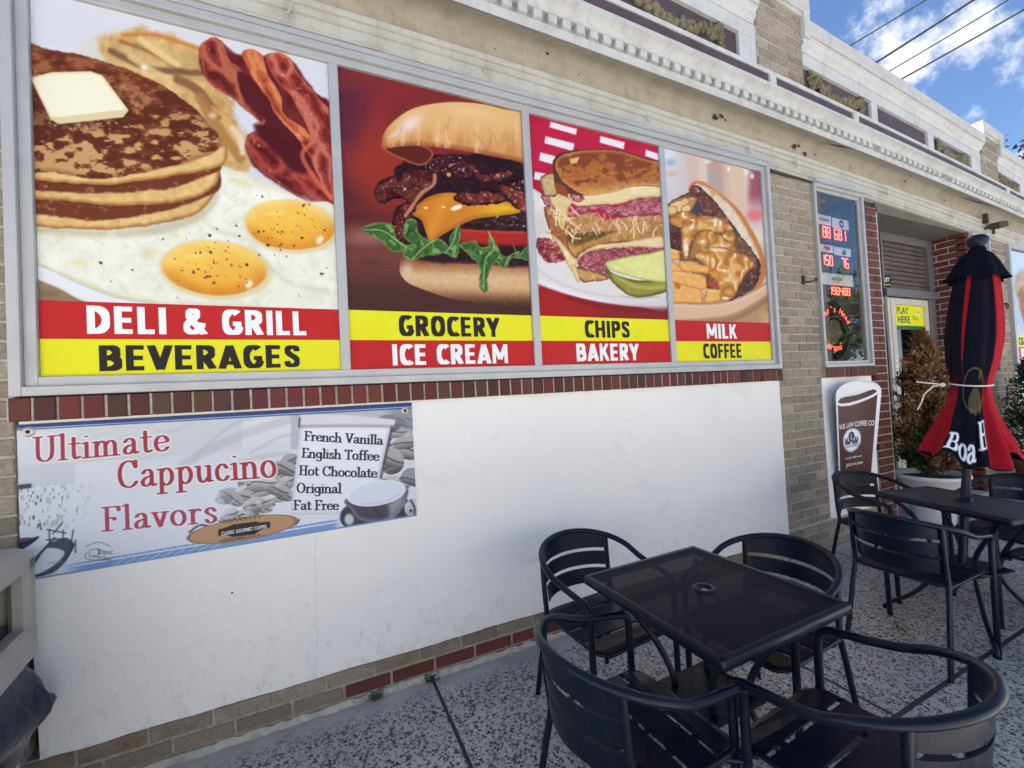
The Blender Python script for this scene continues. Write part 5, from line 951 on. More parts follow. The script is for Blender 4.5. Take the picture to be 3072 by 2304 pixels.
    for p in ([(1010, 835), (1060, 800), (1120, 810)], [(1490, 800), (1530, 790), (1545, 770)]): a.mix(a.mask(a.line(p, 5), 4), (70, 84, 90))
    # logo oval with dark plaque
    e = a.ell(1269, 818, 274, 56, -.175); a.mix(1-sstep(.97, 1.02, e), (190, 150, 110)); a.mix(.6*(1-sstep(.02, .05, np.abs(e-.98))), (120, 92, 66))
    for sx in (-1, 1):
        for k in range(5): a.mix(.6*a.mask(a.line(_s((1270+sx*20*k, 778-sx*k*3), (1250+sx*26*k, 762-sx*k*4), (1290+sx*22*k, 766-sx*k*4)), 2), 3), (70, 60, 44)); a.mix(.6*a.mask(a.line(_s((1270+sx*20*k, 852-sx*k*3), (1250+sx*24*k, 864-sx*k*4), (1290+sx*22*k, 860-sx*k*4)), 2), 3), (70, 60, 44))
    a.mix(a.mask(a.sd([(1150, 822), (1200, 806), (1220, 796), (1330, 780), (1360, 784), (1405, 780), (1405, 808), (1360, 820), (1330, 842), (1220, 856), (1190, 845), (1152, 850)], False), 3), (34, 30, 30))
    # words
    red = (164, 44, 66); hl = (246, 244, 246)
    write(a, 'Ultimate', 208, 492, 126, red, -.094, .084, .032, .10, hl, 1.03); write(a, 'Cappucino', 640, 620, 132, red, -.080, .084, .032, .075, hl, .95); write(a, 'Flavors', 580, 834, 116, (172, 70, 96), -.090, .084, .032, .10, hl, 1.10)
    bk = (26, 26, 32)
    for s, x, y, sz, an in (('French Vanilla', 1566, 374, 46, .052), ('English Toffee', 1555, 460, 46, .038), ('Hot Chocolate', 1543, 548, 46, .028), ('Original', 1532, 636, 47, .004), ('Fat Free', 1519, 720, 46, -.004)): write(a, s, x, y, sz, bk, an, .10, .05, .02, None, {'French Vanilla': 1.06, 'English Toffee': 1.06, 'Hot Chocolate': 1.06}.get(s, 1.05))
    # small cup mark
    for p in ([(500, 910), (560, 888), (622, 908)], [(520, 930), (560, 920), (562, 950), (522, 958), (520, 930)], [(505, 940), (500, 965), (540, 975)], [(560, 925), (575, 935), (562, 948)]): a.mix(.7*a.mask(a.line(p, 3), 3), (130, 140, 160))
    return a
t = empty('menu_banner', (-.25, -.014, .806), 'wide grey and blue banner advertising Ultimate Cappucino Flavors, screwed to the white plaster', 'banner')
H_, W_ = 340, 760
sh = print_sheet('printed_sheet', art_banner, BQ, BX[0], BX[1], BX[2], BX[3], -.0205, W_, H_, 'print_matte', t)
MB().box(BX[0], BX[1], -.0195, -.0125, BX[2], BX[3]).build('backing_board', 'print_white', t)
m = MB(); mp = lambda a, b: b_map(1278+a*.985+b*-.17, 822-a*.17-b*.985); text_fit(m, 'CLASSIC GOURMET COFFEE', -112, 112, -8, 9, 0, .012, 1, 0, mp); m.build('lettering', 'print_white', t)
m = MB(); mp = lambda a, b: b_map(a, b)
for s, x0, x1, y0, y1 in (('Classic', 562, 636, 946, 922), ('Cup of', 540, 600, 966, 950), ('Coffee', 566, 630, 978, 962)): m = MB(); text_fit(m, s, x0, x1, y0, y1, 0, 0, 1, 0, mp); m.build('lettering', 'print_black', t)
for u, v in ((164, 336), (2066, 222), (2086, 718)):
    p = b_map(u, v); m = MB(); m.lathe([(.0001, .004), (.008, .005), (.0165, .003), (.019, 0)], n=20); m.xform(Matrix.Translation((p[0], -.0205, p[2])) @ Matrix.Rotation(math.pi/2, 4, 'X')); w = m.build('washer', 'screw_metal', t)
    m = MB(); m.lathe([(.0001, .009), (.006, .008), (.0075, .004)], n=14); m.xform(Matrix.Translation((p[0], -.0205, p[2])) @ Matrix.Rotation(math.pi/2, 4, 'X')); m.build('screw', 'dark_gap', w)

# ------------------------------------------------------------------ coffee cup board
def cup_pt(s, z, out=0.0):
    k = (z-.37)/.965; L = 3.90+(3.835-3.90)*k; Rr = 4.33+(4.485-4.33)*k
    if z > 1.225: q = math.sqrt(max(0, 1-((z-1.225)/.11)**2)); c = (L+Rr)/2; h = (Rr-L)/2*(.25+.75*q) if q > 0 else 0; h = (Rr-L)/2*q; L, Rr = c-h, c+h
    if z < .40: q = math.sqrt(max(0, 1-((.40-z)/.03)**2))*.1+.9; c = (L+Rr)/2; h = (Rr-L)/2*q; L, Rr = c-h, c+h
    y = -.026-.058*max(0, k)-.03*(s-.5)**2*4*(s > .5)-.012*(s < .5)*(s-.5)**2*4
    return Vector((L+(Rr-L)*s, y-out, z))
h, w = 240, 120; zz = np.concatenate([np.linspace(.37, 1.225, 190), 1.225+.1095*np.sin(np.linspace(.02, math.pi/2, 50))])[::-1]; ss = np.linspace(0, 1, w)
P = np.array([[cup_pt(s, z) for s in ss] for z in zz]); S, Zc = np.meshgrid(ss, zz)
a = Art(S, Zc, (232, 234, 240)); a.px = .01
sd = np.maximum(np.maximum(.075-S, S-.90), np.maximum(.40-Zc, Zc-1.175-.05*(S-.5)**2*0)); rim_z = 1.205+.03*((S-.49)/.42)
low = rim_z-.052*np.sqrt(np.clip(1-((S-.485)/.46)**2, 0, 1))
a.mix((S > .03)*(S < .935)*1.*(Zc < low-.012)*(Zc > .40), (66, 25, 24)); a.mix((S > .03)*(S < .935)*(Zc < low-.012)*(Zc > .4)*sstep(.3, .05, np.abs(S-.45))*.35, (88, 38, 34))
e = np.sqrt(((S-.485)/.435)**2+((Zc-rim_z)/.040)**2); a.mix((e < 1)*1., (226, 222, 224)); a.mix((e < 1)*(Zc < rim_z+.016+.006*np.sin(S*9)), (58, 34, 34))
e2 = np.sqrt(((S-.40)/.245)**2+((Zc-.842)/.098)**2); a.mix((e2 < 1)*1., (236, 240, 248)); a.mix((np.abs(e2-.93) < .025)*1., (150, 160, 180)); e3 = np.sqrt(((S-.39)/.085)**2+((Zc-.872)/.042)**2); a.mix((e3 < 1)*1., (40, 40, 54))
for k in range(-3, 4):
    if k: a.mix((np.sqrt(((S-.39-k*.055)/.022)**2+((Zc-.848+abs(k)*.004)/.03)**2) < 1)*(abs(k) > 1), (50, 54, 70)); a.mix((np.sqrt(((S-.39-k*.05)/.03)**2+((Zc-.822)/.016)**2) < 1)*1., (60, 66, 86))
t = empty('cup_shaped_sign', (4.2, -.03, .37), 'tall white and brown board shaped like a coffee cup with LAW COFFEE printed on it', 'sign')
front = grid_mesh('printed_board', P, a.img, 'print_film', t); sol = None
m = MB(); rim_pts = [cup_pt(0, z, -.002) for z in zz[::6]][::-1]+[cup_pt(1, z, -.002) for z in zz[::6]]; m.tube(rim_pts, .0035, 6); m.build('board_edge', 'print_white', t)
mp = lambda s, z: tuple(cup_pt(s, z, .002))
for w_, bx in (('W.B. LAW COFFEE CO', (.045, .915, .950, .994)), ('EST 1909', (.32, .53, .686, .704)), ('JAVA', (.22, .34, .616, .656)), ('FOR YOUR JOURNEY', (.35, .72, .622, .648)), ('L', (.365, .415, .848, .896))): m = MB(); text_fit(m, w_, *bx, 0, .012, 1, 0, lambda s, z: mp(s, z-.012*(abs(s-.5)*2)**2)); m.build('lettering', 'print_white', t)
m = MB()
for s0, s1 in ((.19, .31), (.54, .68)): m.add([mp(s0, .692), mp(s1, .692), mp(s1, .697), mp(s0, .697)], [(0, 1, 2, 3)])
m.build('rule_line', 'print_white', t); m = MB(); text_fit(m, 'LAW COFFEE', .22, .58, .782, .804, 0, .012, 1, 0, mp); m.build('lettering', 'sticker_blue', t)

# ------------------------------------------------------------------ lottery display in the side window
SEG = {'0': 'abcdef', '1': 'bc', '2': 'abged', '3': 'abgcd', '4': 'fgbc', '5': 'afgcd', '6': 'afgedc', '7': 'abc', '8': 'abcdefg', '9': 'abcdfg'}
def seg7(m, ch, x, z, w, h, y, slant=0, only=None):
    T = .16*w; g = .02*h; zz_ = {'a': (0, 1, 1), 'g': (0, 1, .5), 'd': (0, 1, 0)}
    for k in 'abcdefg':
        if k not in SEG[ch]: continue
        if k in 'agd': zc = z+{'a': h-T/2, 'g': h/2, 'd': T/2}[k]; m.box(x+T*.7, x+w-T*.7, y, y+.002, zc-T/2, zc+T/2)
        else: xx = x+w-T if k in 'bc' else x; z0 = z+h/2+g if k in 'bf' else z+g+T*.3; m.box(xx, xx+T, y, y+.002, z0, z0+h/2-g*2-T*.3)
def led_unit(name, label, x0, x1, z0, z1, hz, digits, ghosts, y=.020):
    t = empty(name, ((x0+x1)/2, y, z0), label, 'lottery sign'); MB().box(x0, x1, y, y+.03, z0, z1, None, .003).build('casing', 'interior_dark', t); MB().box(x0+.003, x1-.003, y-.003, y-.0005, hz, z1-.003).build('header_card', 'print_white', t)
    m = MB(); [seg7(m, *d, y-.002) for d in digits]; m.build('digits', 'led_red', t); m = MB(); [seg7(m, *d, y-.0012) for d in ghosts]
    if ghosts: m.build('unlit_digits', 'bin_inside', t)
    return t
D = lambda s, x, z, w, h, g: [(c, x+i*(w+g), z, w, h) for i, c in enumerate(s)]
t = led_unit('lottery_display', 'upper left lottery panel with red digits 88 in the side window', 3.93, 4.143, 2.53, 2.768, 2.682, D('88', 4.012, 2.572, .048, .098, .013), D('8', 3.955, 2.572, .044, .098, 0)); m = MB(); text_fit(m, 'POWERBALL', 3.965, 4.11, 2.712, 2.735, .016, .02); m.build('lettering', 'print_black', t)
t = led_unit('lottery_display', 'upper right lottery panel with red digits 681 in the side window', 4.15, 4.405, 2.53, 2.762, 2.672, D('68', 4.178, 2.57, .048, .095, .013)+D('1', 4.30, 2.57, .05, .095, 0), []); m = MB(); m.lathe([(.0001, 0), (.036, 0)], n=20); m.xform(Matrix.Translation((4.29, .0155, 2.715)) @ Matrix.Rotation(math.pi/2, 4, 'X')); c_ = m.build('round_logo', 'sticker_blue', t); m = MB(); text_fit(m, 'MEGA', 4.265, 4.315, 2.702, 2.728, .014, .02); m.build('lettering', 'print_white', c_)
t = led_unit('lottery_display', 'middle left lottery panel with red digits 150 under a red picture card', 3.93, 4.143, 2.285, 2.512, 2.446, D('150', 3.965, 2.332, .046, .09, .012), []); m = MB(); m.prism([(4.0, 2.47), (4.02, 2.50), (4.09, 2.496), (4.10, 2.478), (4.08, 2.462), (4.04, 2.458), (4.03, 2.472)], .015, .0165); m.build('picture_card_mark', 'poster_red', t)
t = led_unit('lottery_display', 'middle right lottery panel with red digits 76 under a green picture card', 4.15, 4.41, 2.285, 2.508, 2.434, D('76', 4.255, 2.328, .048, .088, .012), D('8', 4.18, 2.328, .044, .088, 0)); m = MB(); m.prism([(4.26, 2.45), (4.28, 2.47), (4.31, 2.498), (4.325, 2.47), (4.33, 2.445), (4.29, 2.44)], .015, .0165); m.build('picture_card_mark', 'sticker_green', t)
t = led_unit('lottery_display', 'long lower lottery panel with red digits 198488 under a FAST PLAY card', 3.93, 4.415, 2.06, 2.268, 2.165, D('198488', 4.045, 2.083, .042, .068, .011), D('88', 3.955, 2.083, .034, .068, .008)); m = MB(); text_fit(m, 'FAST PLAY', 4.09, 4.25, 2.208, 2.235, .016, .03, 1, .25); m.build('lettering', 'print_black', t); MB().box(4.10, 4.21, .0155, .0165, 2.190, 2.202).build('orange_stripe', 'poster_yellow', t)
# round meat sign below
t = empty('round_window_sign', (4.165, .06, 1.53), 'round black sign with red lettering and gold emblem, low in the side window', 'sign')
m = MB(); m.lathe([(.0001, 0), (.245, 0), (.245, -.02)], n=48); m.xform(Matrix.Translation((4.165, .065, 1.785)) @ Matrix.Rotation(math.pi/2, 4, 'X') @ Matrix.Diagonal((.93, 1.03, 1, 1))); m.build('back_disc', 'black_paint', t)
m = MB(); m.tube([(4.16+.166*math.cos(a*math.pi/20), .052, 1.772+.128*math.sin(a*math.pi/20)) for a in range(40)], .006, 8, closed=True); m.build('gold_ring', 'swag_stone', t)
m = MB(); m.prism([(p[0], p[1]) for p in spline([(4.07, 1.80), (4.09, 1.86), (4.15, 1.875), (4.21, 1.85), (4.24, 1.79), (4.27, 1.76), (4.24, 1.735), (4.20, 1.71), (4.17, 1.67), (4.11, 1.66), (4.08, 1.70), (4.06, 1.75)], 5)], .05, .062); m.build('boar_emblem', 'swag_stone', t)
def arc_text(m, s, cx, cz, r, a0, a1, y, h, up=True):
    n = len(s)
    for i, ch in enumerate(s):
        if ch == ' ': continue
        a = RAD(a0+(a1-a0)*(i+.5)/n); V, F = text_me(ch, .012); V[:, 0] -= (V[:, 0].max()+V[:, 0].min())/2; V *= h/.73; px, pz = cx+r*math.cos(a), cz+r*.8*math.sin(a); rot = a-math.pi/2 if up else a+math.pi/2; c, n_ = math.cos(rot), math.sin(rot)
        m.add([(px+v[0]*c-v[1]*n_, y, pz+v[0]*n_+v[1]*c) for v in V], F)
m = MB(); arc_text(m, "Boar's Head", 4.165, 1.785, .195, 158, 18, .054, .055); arc_text(m, 'Brand', 4.155, 1.80, .245, 238, 292, .054, .060, False); m.build('neon_lettering', 'neon_red', t)
m = MB(); [m.tube([(4.38, .06, z), (4.47, .06, z)], .007, 6) for z in (1.835, 1.655)]; m.build('bracket', 'black_paint', t)

# ------------------------------------------------------------------ stickers on the doors
yg = Yd-.006
def play_sign(x0, x1, lab, full):
    t = empty('play_here_sign', ((x0+x1)/2, yg, 1.85), lab, 'window sticker'); MB().box(x0, x1, yg, yg+.003, 1.895, 2.118).build('yellow_field', 'poster_yellow', t); MB().box(x0, x1, yg, yg+.003, 1.852, 1.8948).build('green_strip', 'sticker_green', t)
    if full:
        for w_, bx in (('PLAY', (5.775, 6.02, 2.024, 2.098)), ('HERE', (5.785, 6.04, 1.925, 2.0)), ('Jersey', (6.10, 6.22, 1.962, 1.985)), ('New', (6.10, 6.16, 1.992, 2.01))): m = MB(); text_fit(m, w_, *bx, yg-.0015, .02); m.build('lettering', 'sticker_green', t)
    for cx in ((5.715, 6.235) if full else (5.50,)): m = MB(); m.lathe([(.0001, 0), (.034, 0)], n=20); m.xform(Matrix.Translation((cx, yg-.001, 2.05)) @ Matrix.Rotation(math.pi/2, 4, 'X')); b = m.build('round_badge', 'print_white', t); m = MB(); text_fit(m, '$', cx-.012, cx+.012, 2.03, 2.07, yg-.0025, .02); m.build('badge_mark', 'sticker_blue', b)
play_sign(5.685, 6.345, 'yellow and green PLAY HERE sticker on the right glass door', True); play_sign(5.09, 5.53, 'yellow sticker cut off by the brick pier on the left glass door', False)
t = empty('payment_sticker', (5.89, yg, 1.40), 'small square white notice with red border on the right door', 'window sticker'); MB().box(5.825, 5.95, yg-.001, yg+.002, 1.375, 1.515).build('border', 'poster_red', t); MB().box(5.832, 5.943, yg-.002, yg+.001, 1.39, 1.485).build('panel', 'print_white', t); m = MB(); text_fit(m, 'CARD', 5.84, 5.935, 1.415, 1.465, yg-.003, .03); m.build('lettering', 'dark_gap', t)
t = empty('hours_sticker', (5.50, yg, 1.33), 'narrow white strip of notices on the left door edge', 'window sticker'); MB().box(5.482, 5.515, yg-.002, yg+.001, 1.32, 1.49).build('panel', 'print_white', t); m = MB(); [m.box(5.489, 5.508, yg-.003, yg-.002, z, z+.018) for z in (1.34, 1.37, 1.40, 1.43, 1.46)]; m.build('lettering', 'sticker_blue', t)
t = empty('push_sticker', (5.675, Yd-.022, 1.4), 'cream paper strip on the right door stile', 'window sticker'); MB().box(5.66, 5.69, Yd-.0225, Yd-.0205, 1.40, 1.56).build('panel', 'print_white', t); m = MB(); [m.box(5.668, 5.682, Yd-.0235, Yd-.0225, z, z+.016) for z in (1.42, 1.48, 1.53)]; m.build('lettering', 'bin_inside', t)
t = empty('transom_sticker', (5.56, yg, 2.30), 'blue notice in the corner of the transom window above the doors', 'window sticker'); MB().box(5.53, 5.70, yg+.004, yg+.008, 2.30, 2.43).build('panel', 'sticker_blue', t); m = MB(); text_fit(m, 'FAST', 5.535, 5.68, 2.36, 2.41, yg+.003, .02); m.build('lettering', 'print_white', t); m = MB(); text_fit(m, 'Somerset NJ', 5.535, 5.69, 2.312, 2.34, yg+.003, .01); m.build('lettering', 'poster_yellow', t)
# iron hook on the pillar, ring on the far pillar, broken light under the soffit
t = empty('wall_hook', (3.66, 0, 2.16), 'small black iron hook on the tan pillar left of the side window', 'hook'); m = MB(); m.box(3.63, 3.66, -.022, -.005, 2.14, 2.21, None, .003); m.build('hook_plate', 'rusty_iron', t); m = MB(); m.tube([(3.645, -.02, 2.155), (3.665, -.06, 2.15), (3.69, -.07, 2.16), (3.715, -.07, 2.18), (3.73, -.07, 2.165), (3.715, -.07, 2.148), (3.69, -.07, 2.155)], .006, 8); m.build('hook_loop', 'rusty_iron', t)
t = empty('wall_ring', (7.45, 0, 2.1), 'small round iron ring on the tan pillar right of the parasol', 'hook'); m = MB(); m.tube([(7.45+.03*math.cos(k*.628), -.03, 2.1+.03*math.sin(k*.628)) for k in range(10)], .007, 8, closed=True); m.build('ring', 'rusty_iron', t); MB().box(7.44, 7.46, -.035, 0, 2.12, 2.14).build('ring_stud', 'rusty_iron', t)
t = empty('broken_light', (7.05, -.09, 2.93), 'dark broken flood lamp on the frieze above the parasol', 'lamp'); m = MB(); m.tube([(7.0, -.02, 2.96), (7.0, -.1, 2.97), (7.0, -.1, 2.88)], .014, 8); m.build('lamp_bracket', 'rusty_iron', t); m = MB(); m.box(6.98, 7.22, -.16, -.07, 2.95, 3.02, None, .01); m.xform(Matrix.Translation((7.1, -.1, 2.98)) @ Matrix.Rotation(-.18, 4, 'Y') @ Matrix.Translation((-7.1, .1, -2.98))); m.build('lamp_housing', 'rusty_iron', t); MB().box(6.90, 6.94, -.09, -.05, 3.0, 3.11, None, .004).build('loose_plate', 'rusty_iron', t)
# ------------------------------------------------------------------ black steel bistro chairs and tables
def dup(root, loc, rz, label, tilt=None):
    r = root.copy(); COL.objects.link(r); r.location = loc; r.rotation_euler = (0, 0, rz); r['label'] = label
    for ch in root.children:
        c = ch.copy(); COL.objects.link(c); c.parent = r; c.matrix_parent_inverse = ch.matrix_parent_inverse.copy()
        for g in ch.children: d = g.copy(); COL.objects.link(d); d.parent = c; d.matrix_parent_inverse = g.matrix_parent_inverse.copy()
    return r
def rail_pt(phi):
    a = RAD(phi); return Vector((-.055+.215*math.cos(a), .235*math.sin(a), .618+.072*max(0, math.sin(RAD(phi-90)))**.85))
def make_chair(label):
    t = empty('bistro_chair', (0, 0, 0), label, 'chair', 'black slatted chairs round the tables')
    side = lambda s: [(.186, s*.221, .50), (.186, s*.2215, .535), (.182, s*.222, .557), (.168, s*.2235, .572), (.148, s*.225, .579), (.05, s*.230, .592), (-.02, s*.2335, .606)]
    arc = [tuple(rail_pt(90+180*i/22)) for i in range(23)]
    R_ = 0.0128; m = MB(); m.tube(side(1)+arc+side(-1)[::-1], R_, 12); m.build('arm_rail', 'black_paint', t)
    for s in (1, -1):
        m = MB(); m.tube([(.19, s*.216, 0), (.186, s*.221, .505)], R_, 12); m.lathe([(.0145, 0), (.0145, .012)], (.19, s*.216, 0), 12); m.build('leg', 'black_paint', t)
        p = rail_pt(90+s*-0+38); p = Vector((p.x, s*abs(p.y), p.z)); m = MB(); m.tube([(p.x, p.y, p.z-.005), (-.180, s*.186, .50), (-.168, s*.187, .405), (-.172, s*.189, .375), (-.19, s*.193, .30), (-.255, s*.205, .0)], .0115, 10); m.build('leg', 'black_paint', t)
    # three curved back slats
    m = MB()
    for k, (zt, zb) in enumerate(((None, .606), (.590, .528), (.512, .444))):
        n = 20; F = []; V = []
        for i in range(n+1):
            ph = 128+104*i/n; a = RAD(ph); q = rail_pt(ph)
            for z in ((q.z-.004) if zt is None else zt, zb):
                lean = (.69-z)*.10
                for d in (0, .005): V.append((-.055+(.211-lean-d)*math.cos(a), (.231-lean*.5-d)*math.sin(a), z))
        for i in range(n):
            a0 = i*4; b0 = a0+4; F += [(a0, a0+2, b0+2, b0), (a0+1, b0+1, b0+3, a0+3), (a0, b0, b0+1, a0+1), (a0+2, a0+3, b0+3, b0+2)]
        F += [(0, 1, 3, 2), (n*4, n*4+2, n*4+3, n*4+1)]; m.add(V, F, None, False)
    m.build('backrest', 'black_paint', t)
    def hw(x):  # half width of the seat at x
        r = .06; a, b = -.185, .205; e = max(0, (a+r)-x, x-(b-r)); return .192-r+math.sqrt(max(0, r*r-e*e))-.004*(.2-x)
    m = MB(); xs = [-.185, -.096, -.082, .005, .019, .104, .118, .203]
    for k in range(4):
        a, b = xs[2*k], xs[2*k+1]; n = 8; top = []
        xx = [a+(b-a)*i/n for i in range(n+1)]; out = [(x, hw(x)) for x in xx]+[(x, -hw(x)) for x in xx[::-1]]; dr = lambda x: -.012*max(0, (x-.15)/.055)**2
        N = len(out); V = [(x, y, .402+dr(x)) for x, y in out]+[(x, y, .395+dr(x)) for x, y in out]; m.add(V, [tuple(range(N)), tuple(range(2*N-1, N-1, -1))]+[((i+1) % N, i, N+i, N+(i+1) % N) for i in range(N)])
    m.build('seat', 'black_paint', t)
    m = MB(); xx = [-.183+.386*i/24 for i in range(25)]; pts = [(x, hw(x)+.003, .392-.012*max(0, (x-.15)/.055)**2) for x in xx]+[(x, -hw(x)-.003, .392-.012*max(0, (x-.15)/.055)**2) for x in xx[::-1]]; m.tube(pts, .0085, 8, closed=True)
    for s in (1, -1): m.tube([(-.172, s*.19, .385), (-.1, s*.19, .382)], .008, 8); m.tube([(.14, s*.19, .378), (.187, s*.217, .372)], .0085, 8)
    for s in (1, -1): m.box(-.17, .19, s*.11-.008, s*.11+.008, .383, .3945)
    m.build('seat_frame', 'black_paint', t); return t
CH = [((.816, -1.135, 0), 2, 'nearest black slatted chair, seen from behind, at the left of the mesh table'),
      ((1.11, -.60, 0), -86, 'black slatted chair with its back to the white plaster wall'),
      ((1.60, -.985, 0), 184, 'black slatted chair on the far side of the mesh table, back to the parasol table'),
      ((1.245, -1.480, 0), 94, 'black slatted chair in the bottom right corner, arms towards the mesh table'),
      ((2.775, -.985, 0), 0, 'black slatted chair seen from behind at the left of the parasol table'),
      ((3.40, -.58, 0), -100, 'black slatted chair in front of the cup-shaped sign, behind the parasol table'),
      ((3.84, -1.03, 0), 172, 'black slatted chair beyond the parasol pole, cut off by the right edge'),
      ((3.45, -1.345, 0), 80, 'black chair of which only an arm and seat corner show at the right edge')]
ch0 = make_chair(CH[0][2]); ch0.location = CH[0][0]; ch0.rotation_euler = (0, 0, RAD(CH[0][1]))
for loc, rz, lab in CH[1:]: dup(ch0, loc, RAD(rz), lab)

def make_table(label, loc, rz, sx, sy, H, perforated):
    t = empty('bistro_table', (0, 0, 0), label, 'table'); hx, hy = sx/2, sy/2
    # rim: rounded-corner square tube with a flat top lip
    def loop(o, z, r=.012, n=4):
        P = []
        for cx, cy, a0 in ((hx-r, hy-r, 0), (-hx+r, hy-r, 90), (-hx+r, -hy+r, 180), (hx-r, -hy+r, 270)):
            for i in range(n+1): a = RAD(a0+90*i/n); P.append((cx+(r+o)*math.cos(a), cy+(r+o)*math.sin(a), z))
        return P
    prof = [(-.022, H-.002), (-.018, H), (-.004, H), (0, H-.004), (0, H-.028), (-.004, H-.032), (-.02, H-.032)]; m = MB(); L = [loop(o, z) for o, z in prof]; N = len(L[0]); m.add([p for l in L for p in l], [(i*N+k, i*N+(k+1) % N, (i+1)*N+(k+1) % N, (i+1)*N+k) for i in range(len(L)-1) for k in range(N)], None, True); m.build('table_rim', 'black_paint', t)
    # sheet with the parasol hole
    n = 40; ring = [(.027*math.cos(2*math.pi*i/n), .027*math.sin(2*math.pi*i/n), H-.003) for i in range(n)]; q = []
    for i in range(n):
        a = 2*math.pi*i/n; c, s = math.cos(a), math.sin(a); k = min((hx-.02)/max(abs(c), 1e-6), (hy-.02)/max(abs(s), 1e-6)); q.append((k*c, k*s, H-.003))
    cor = [(i, min(range(n), key=lambda j: (q[j][0]-sx_*(hx-.02))**2+(q[j][1]-sy_*(hy-.02))**2)) for i, (sx_, sy_) in enumerate(((1, 1), (-1, 1), (-1, -1), (1, -1)))]
    for (i, j), (sx_, sy_) in zip(cor, ((1, 1), (-1, 1), (-1, -1), (1, -1))): q[j] = (sx_*(hx-.02), sy_*(hy-.02), H-.003)
    m = MB(); m.add(ring+q, [(i, (i+1) % n, n+(i+1) % n, n+i) for i in range(n)]); m.build('mesh_top' if perforated else 'table_top', 'mesh_top' if perforated else 'dull_top', t)
    m = MB(); m.lathe([(.024, -.012), (.024, .001), (.027, .003), (.037, .002), (.039, -.002), (.039, -.004)], (0, 0, H), 28); m.build('hole_collar', 'black_paint', t)
    for s in (1, -1): m = MB(); m.box(-hx+.02, hx-.02, s*.09-.009, s*.09+.009, H-.026, H-.006); m.build('cross_bar', 'black_paint', t)
    # hourglass legs meeting at a small lower plate
    for (sx_, sy_) in ((1, 1), (-1, 1), (-1, -1), (1, -1)):
        m = MB(); P = spline([(sx_*hx*.80, sy_*hy*.80, H-.03), (sx_*hx*.56, sy_*hy*.56, H-.12), (sx_*.10, sy_*.10, .40), (sx_*.086, sy_*.086, .27), (sx_*.16, sy_*.16, .12), (sx_*.245, sy_*.245, .03), (sx_*.255, sy_*.255, 0)], 7, False); m.tube(P, .0115, 10); m.lathe([(.016, 0), (.016, .014)], (sx_*.255, sy_*.255, 0), 12); m.build('leg', 'black_paint', t)
    m = MB(); m.box(-.125, .125, -.125, .125, .30, .316, None, .004); m.build('lower_shelf', 'black_paint', t)
    t.location = loc; t.rotation_euler = (0, 0, RAD(rz)); return t
plain('dull_top', (.035, .036, .04), .5, var=.25, scale=6)
make_table('square black table with a perforated mesh top and empty parasol hole', (1.222, -1.045, 0), .6, .59, .625, .665, True)
make_table('smooth black table with the closed parasol standing through it', (3.222, -1.025, 0), -13.5, .40, .63, .665, False)

# ------------------------------------------------------------------ closed parasol
px0, px1 = Vector((3.163, -.993, 0)), Vector((3.402, -1.104, 2.14)); axis = (px1-px0).normalized()
um = empty('closed_parasol', (0, 0, 0), 'tall closed navy and red parasol tied with a white cord, lettered Boar across its hem', 'parasol')
um.location = px0; um.rotation_euler = axis.to_track_quat('Z', 'Y').to_euler()
view = math.atan2(-2.17+1.0, 0-3.2)                      # towards the camera in plan
_q = axis.to_track_quat('Z', 'Y'); vdir = _q.inverted() @ Vector((math.cos(view), math.sin(view), 0)); A0 = math.atan2(vdir.y, vdir.x)
h, w = 230, 460; Zs = np.linspace(.915, 2.04, h)[::-1]; TH = np.linspace(-math.pi, math.pi, w); T, Zg = np.meshgrid(TH, Zs)
prof = np.array([(.915, .292), (.94, .278), (1.0, .236), (1.08, .178), (1.17, .130), (1.25, .104), (1.30, .096), (1.36, .108), (1.45, .136), (1.55, .152), (1.65, .150), (1.75, .140), (1.85, .126), (1.95, .106), (2.04, .06)])
rad = np.interp(Zg, prof[:, 0], prof[:, 1])*np.interp(Zg, [.9, 1.05, 1.3, 1.5, 2], [.56, .62, .80, .72, .70]); tie = np.exp(-((Zg-1.30)/.07)**2); lowr = sstep(1.28, 1.0, Zg)
fold = (.10*np.sin(T*8+.6)+.06*np.sin(T*13+1.2+Zg*1.5)+.05*np.sin(T*5-.8))*(1-.75*np.exp(-((T+.2)/.62)**4))
rad = rad*(1+fold*(.55+.75*lowr)*(1-.35*tie)); rad = rad*(1-.13*lowr*np.exp(-((T-.25)/.05)**2))
flare = 1+.10*lowr*np.cos(2*(T-1.4)); rad = rad*flare
Zp = Zg-lowr**3*(.030*np.sin(T*3+.4)+.02*np.sin(T*7+2))*sstep(1.06, .92, Zg)-.03*lowr**4*np.cos(T)
# panel edges, degrees from the side facing the camera (negative = left)
up = sstep(1.22, 1.40, Zg); deg = np.degrees(T); red = np.zeros(T.shape)
def seg(lo, hi): return sstep(lo-1.2, lo+1.2, deg)*(1-sstep(hi-1.2, hi+1.2, deg))
below = np.maximum(np.maximum(seg(-118, -37), seg(33, 150)), seg(165, 175)); k = np.clip((Zg-1.33)/.6, 0, 1)
above = np.maximum(np.maximum(seg(-25-1*k, -24+13*np.clip(k-.16, 0, 1)**.7*(k > .16)), seg(46-4*k, 112)), seg(-180, -120)); red = below*(1-up)+above*up
a = Art(T*.27, -Zg, (9, 11, 26)); a.X = T*.27; a.Y = -Zg; a.mix(red, (150, 20, 34)); 
a.mix((1-red)*.0, (0, 0, 0))
g = np.sqrt(((T-.12)/.50)**2+((Zg-1.275)/.115)**2); n_ = fbm(T*40, Zg*60, 3, 3); navy = 1-red
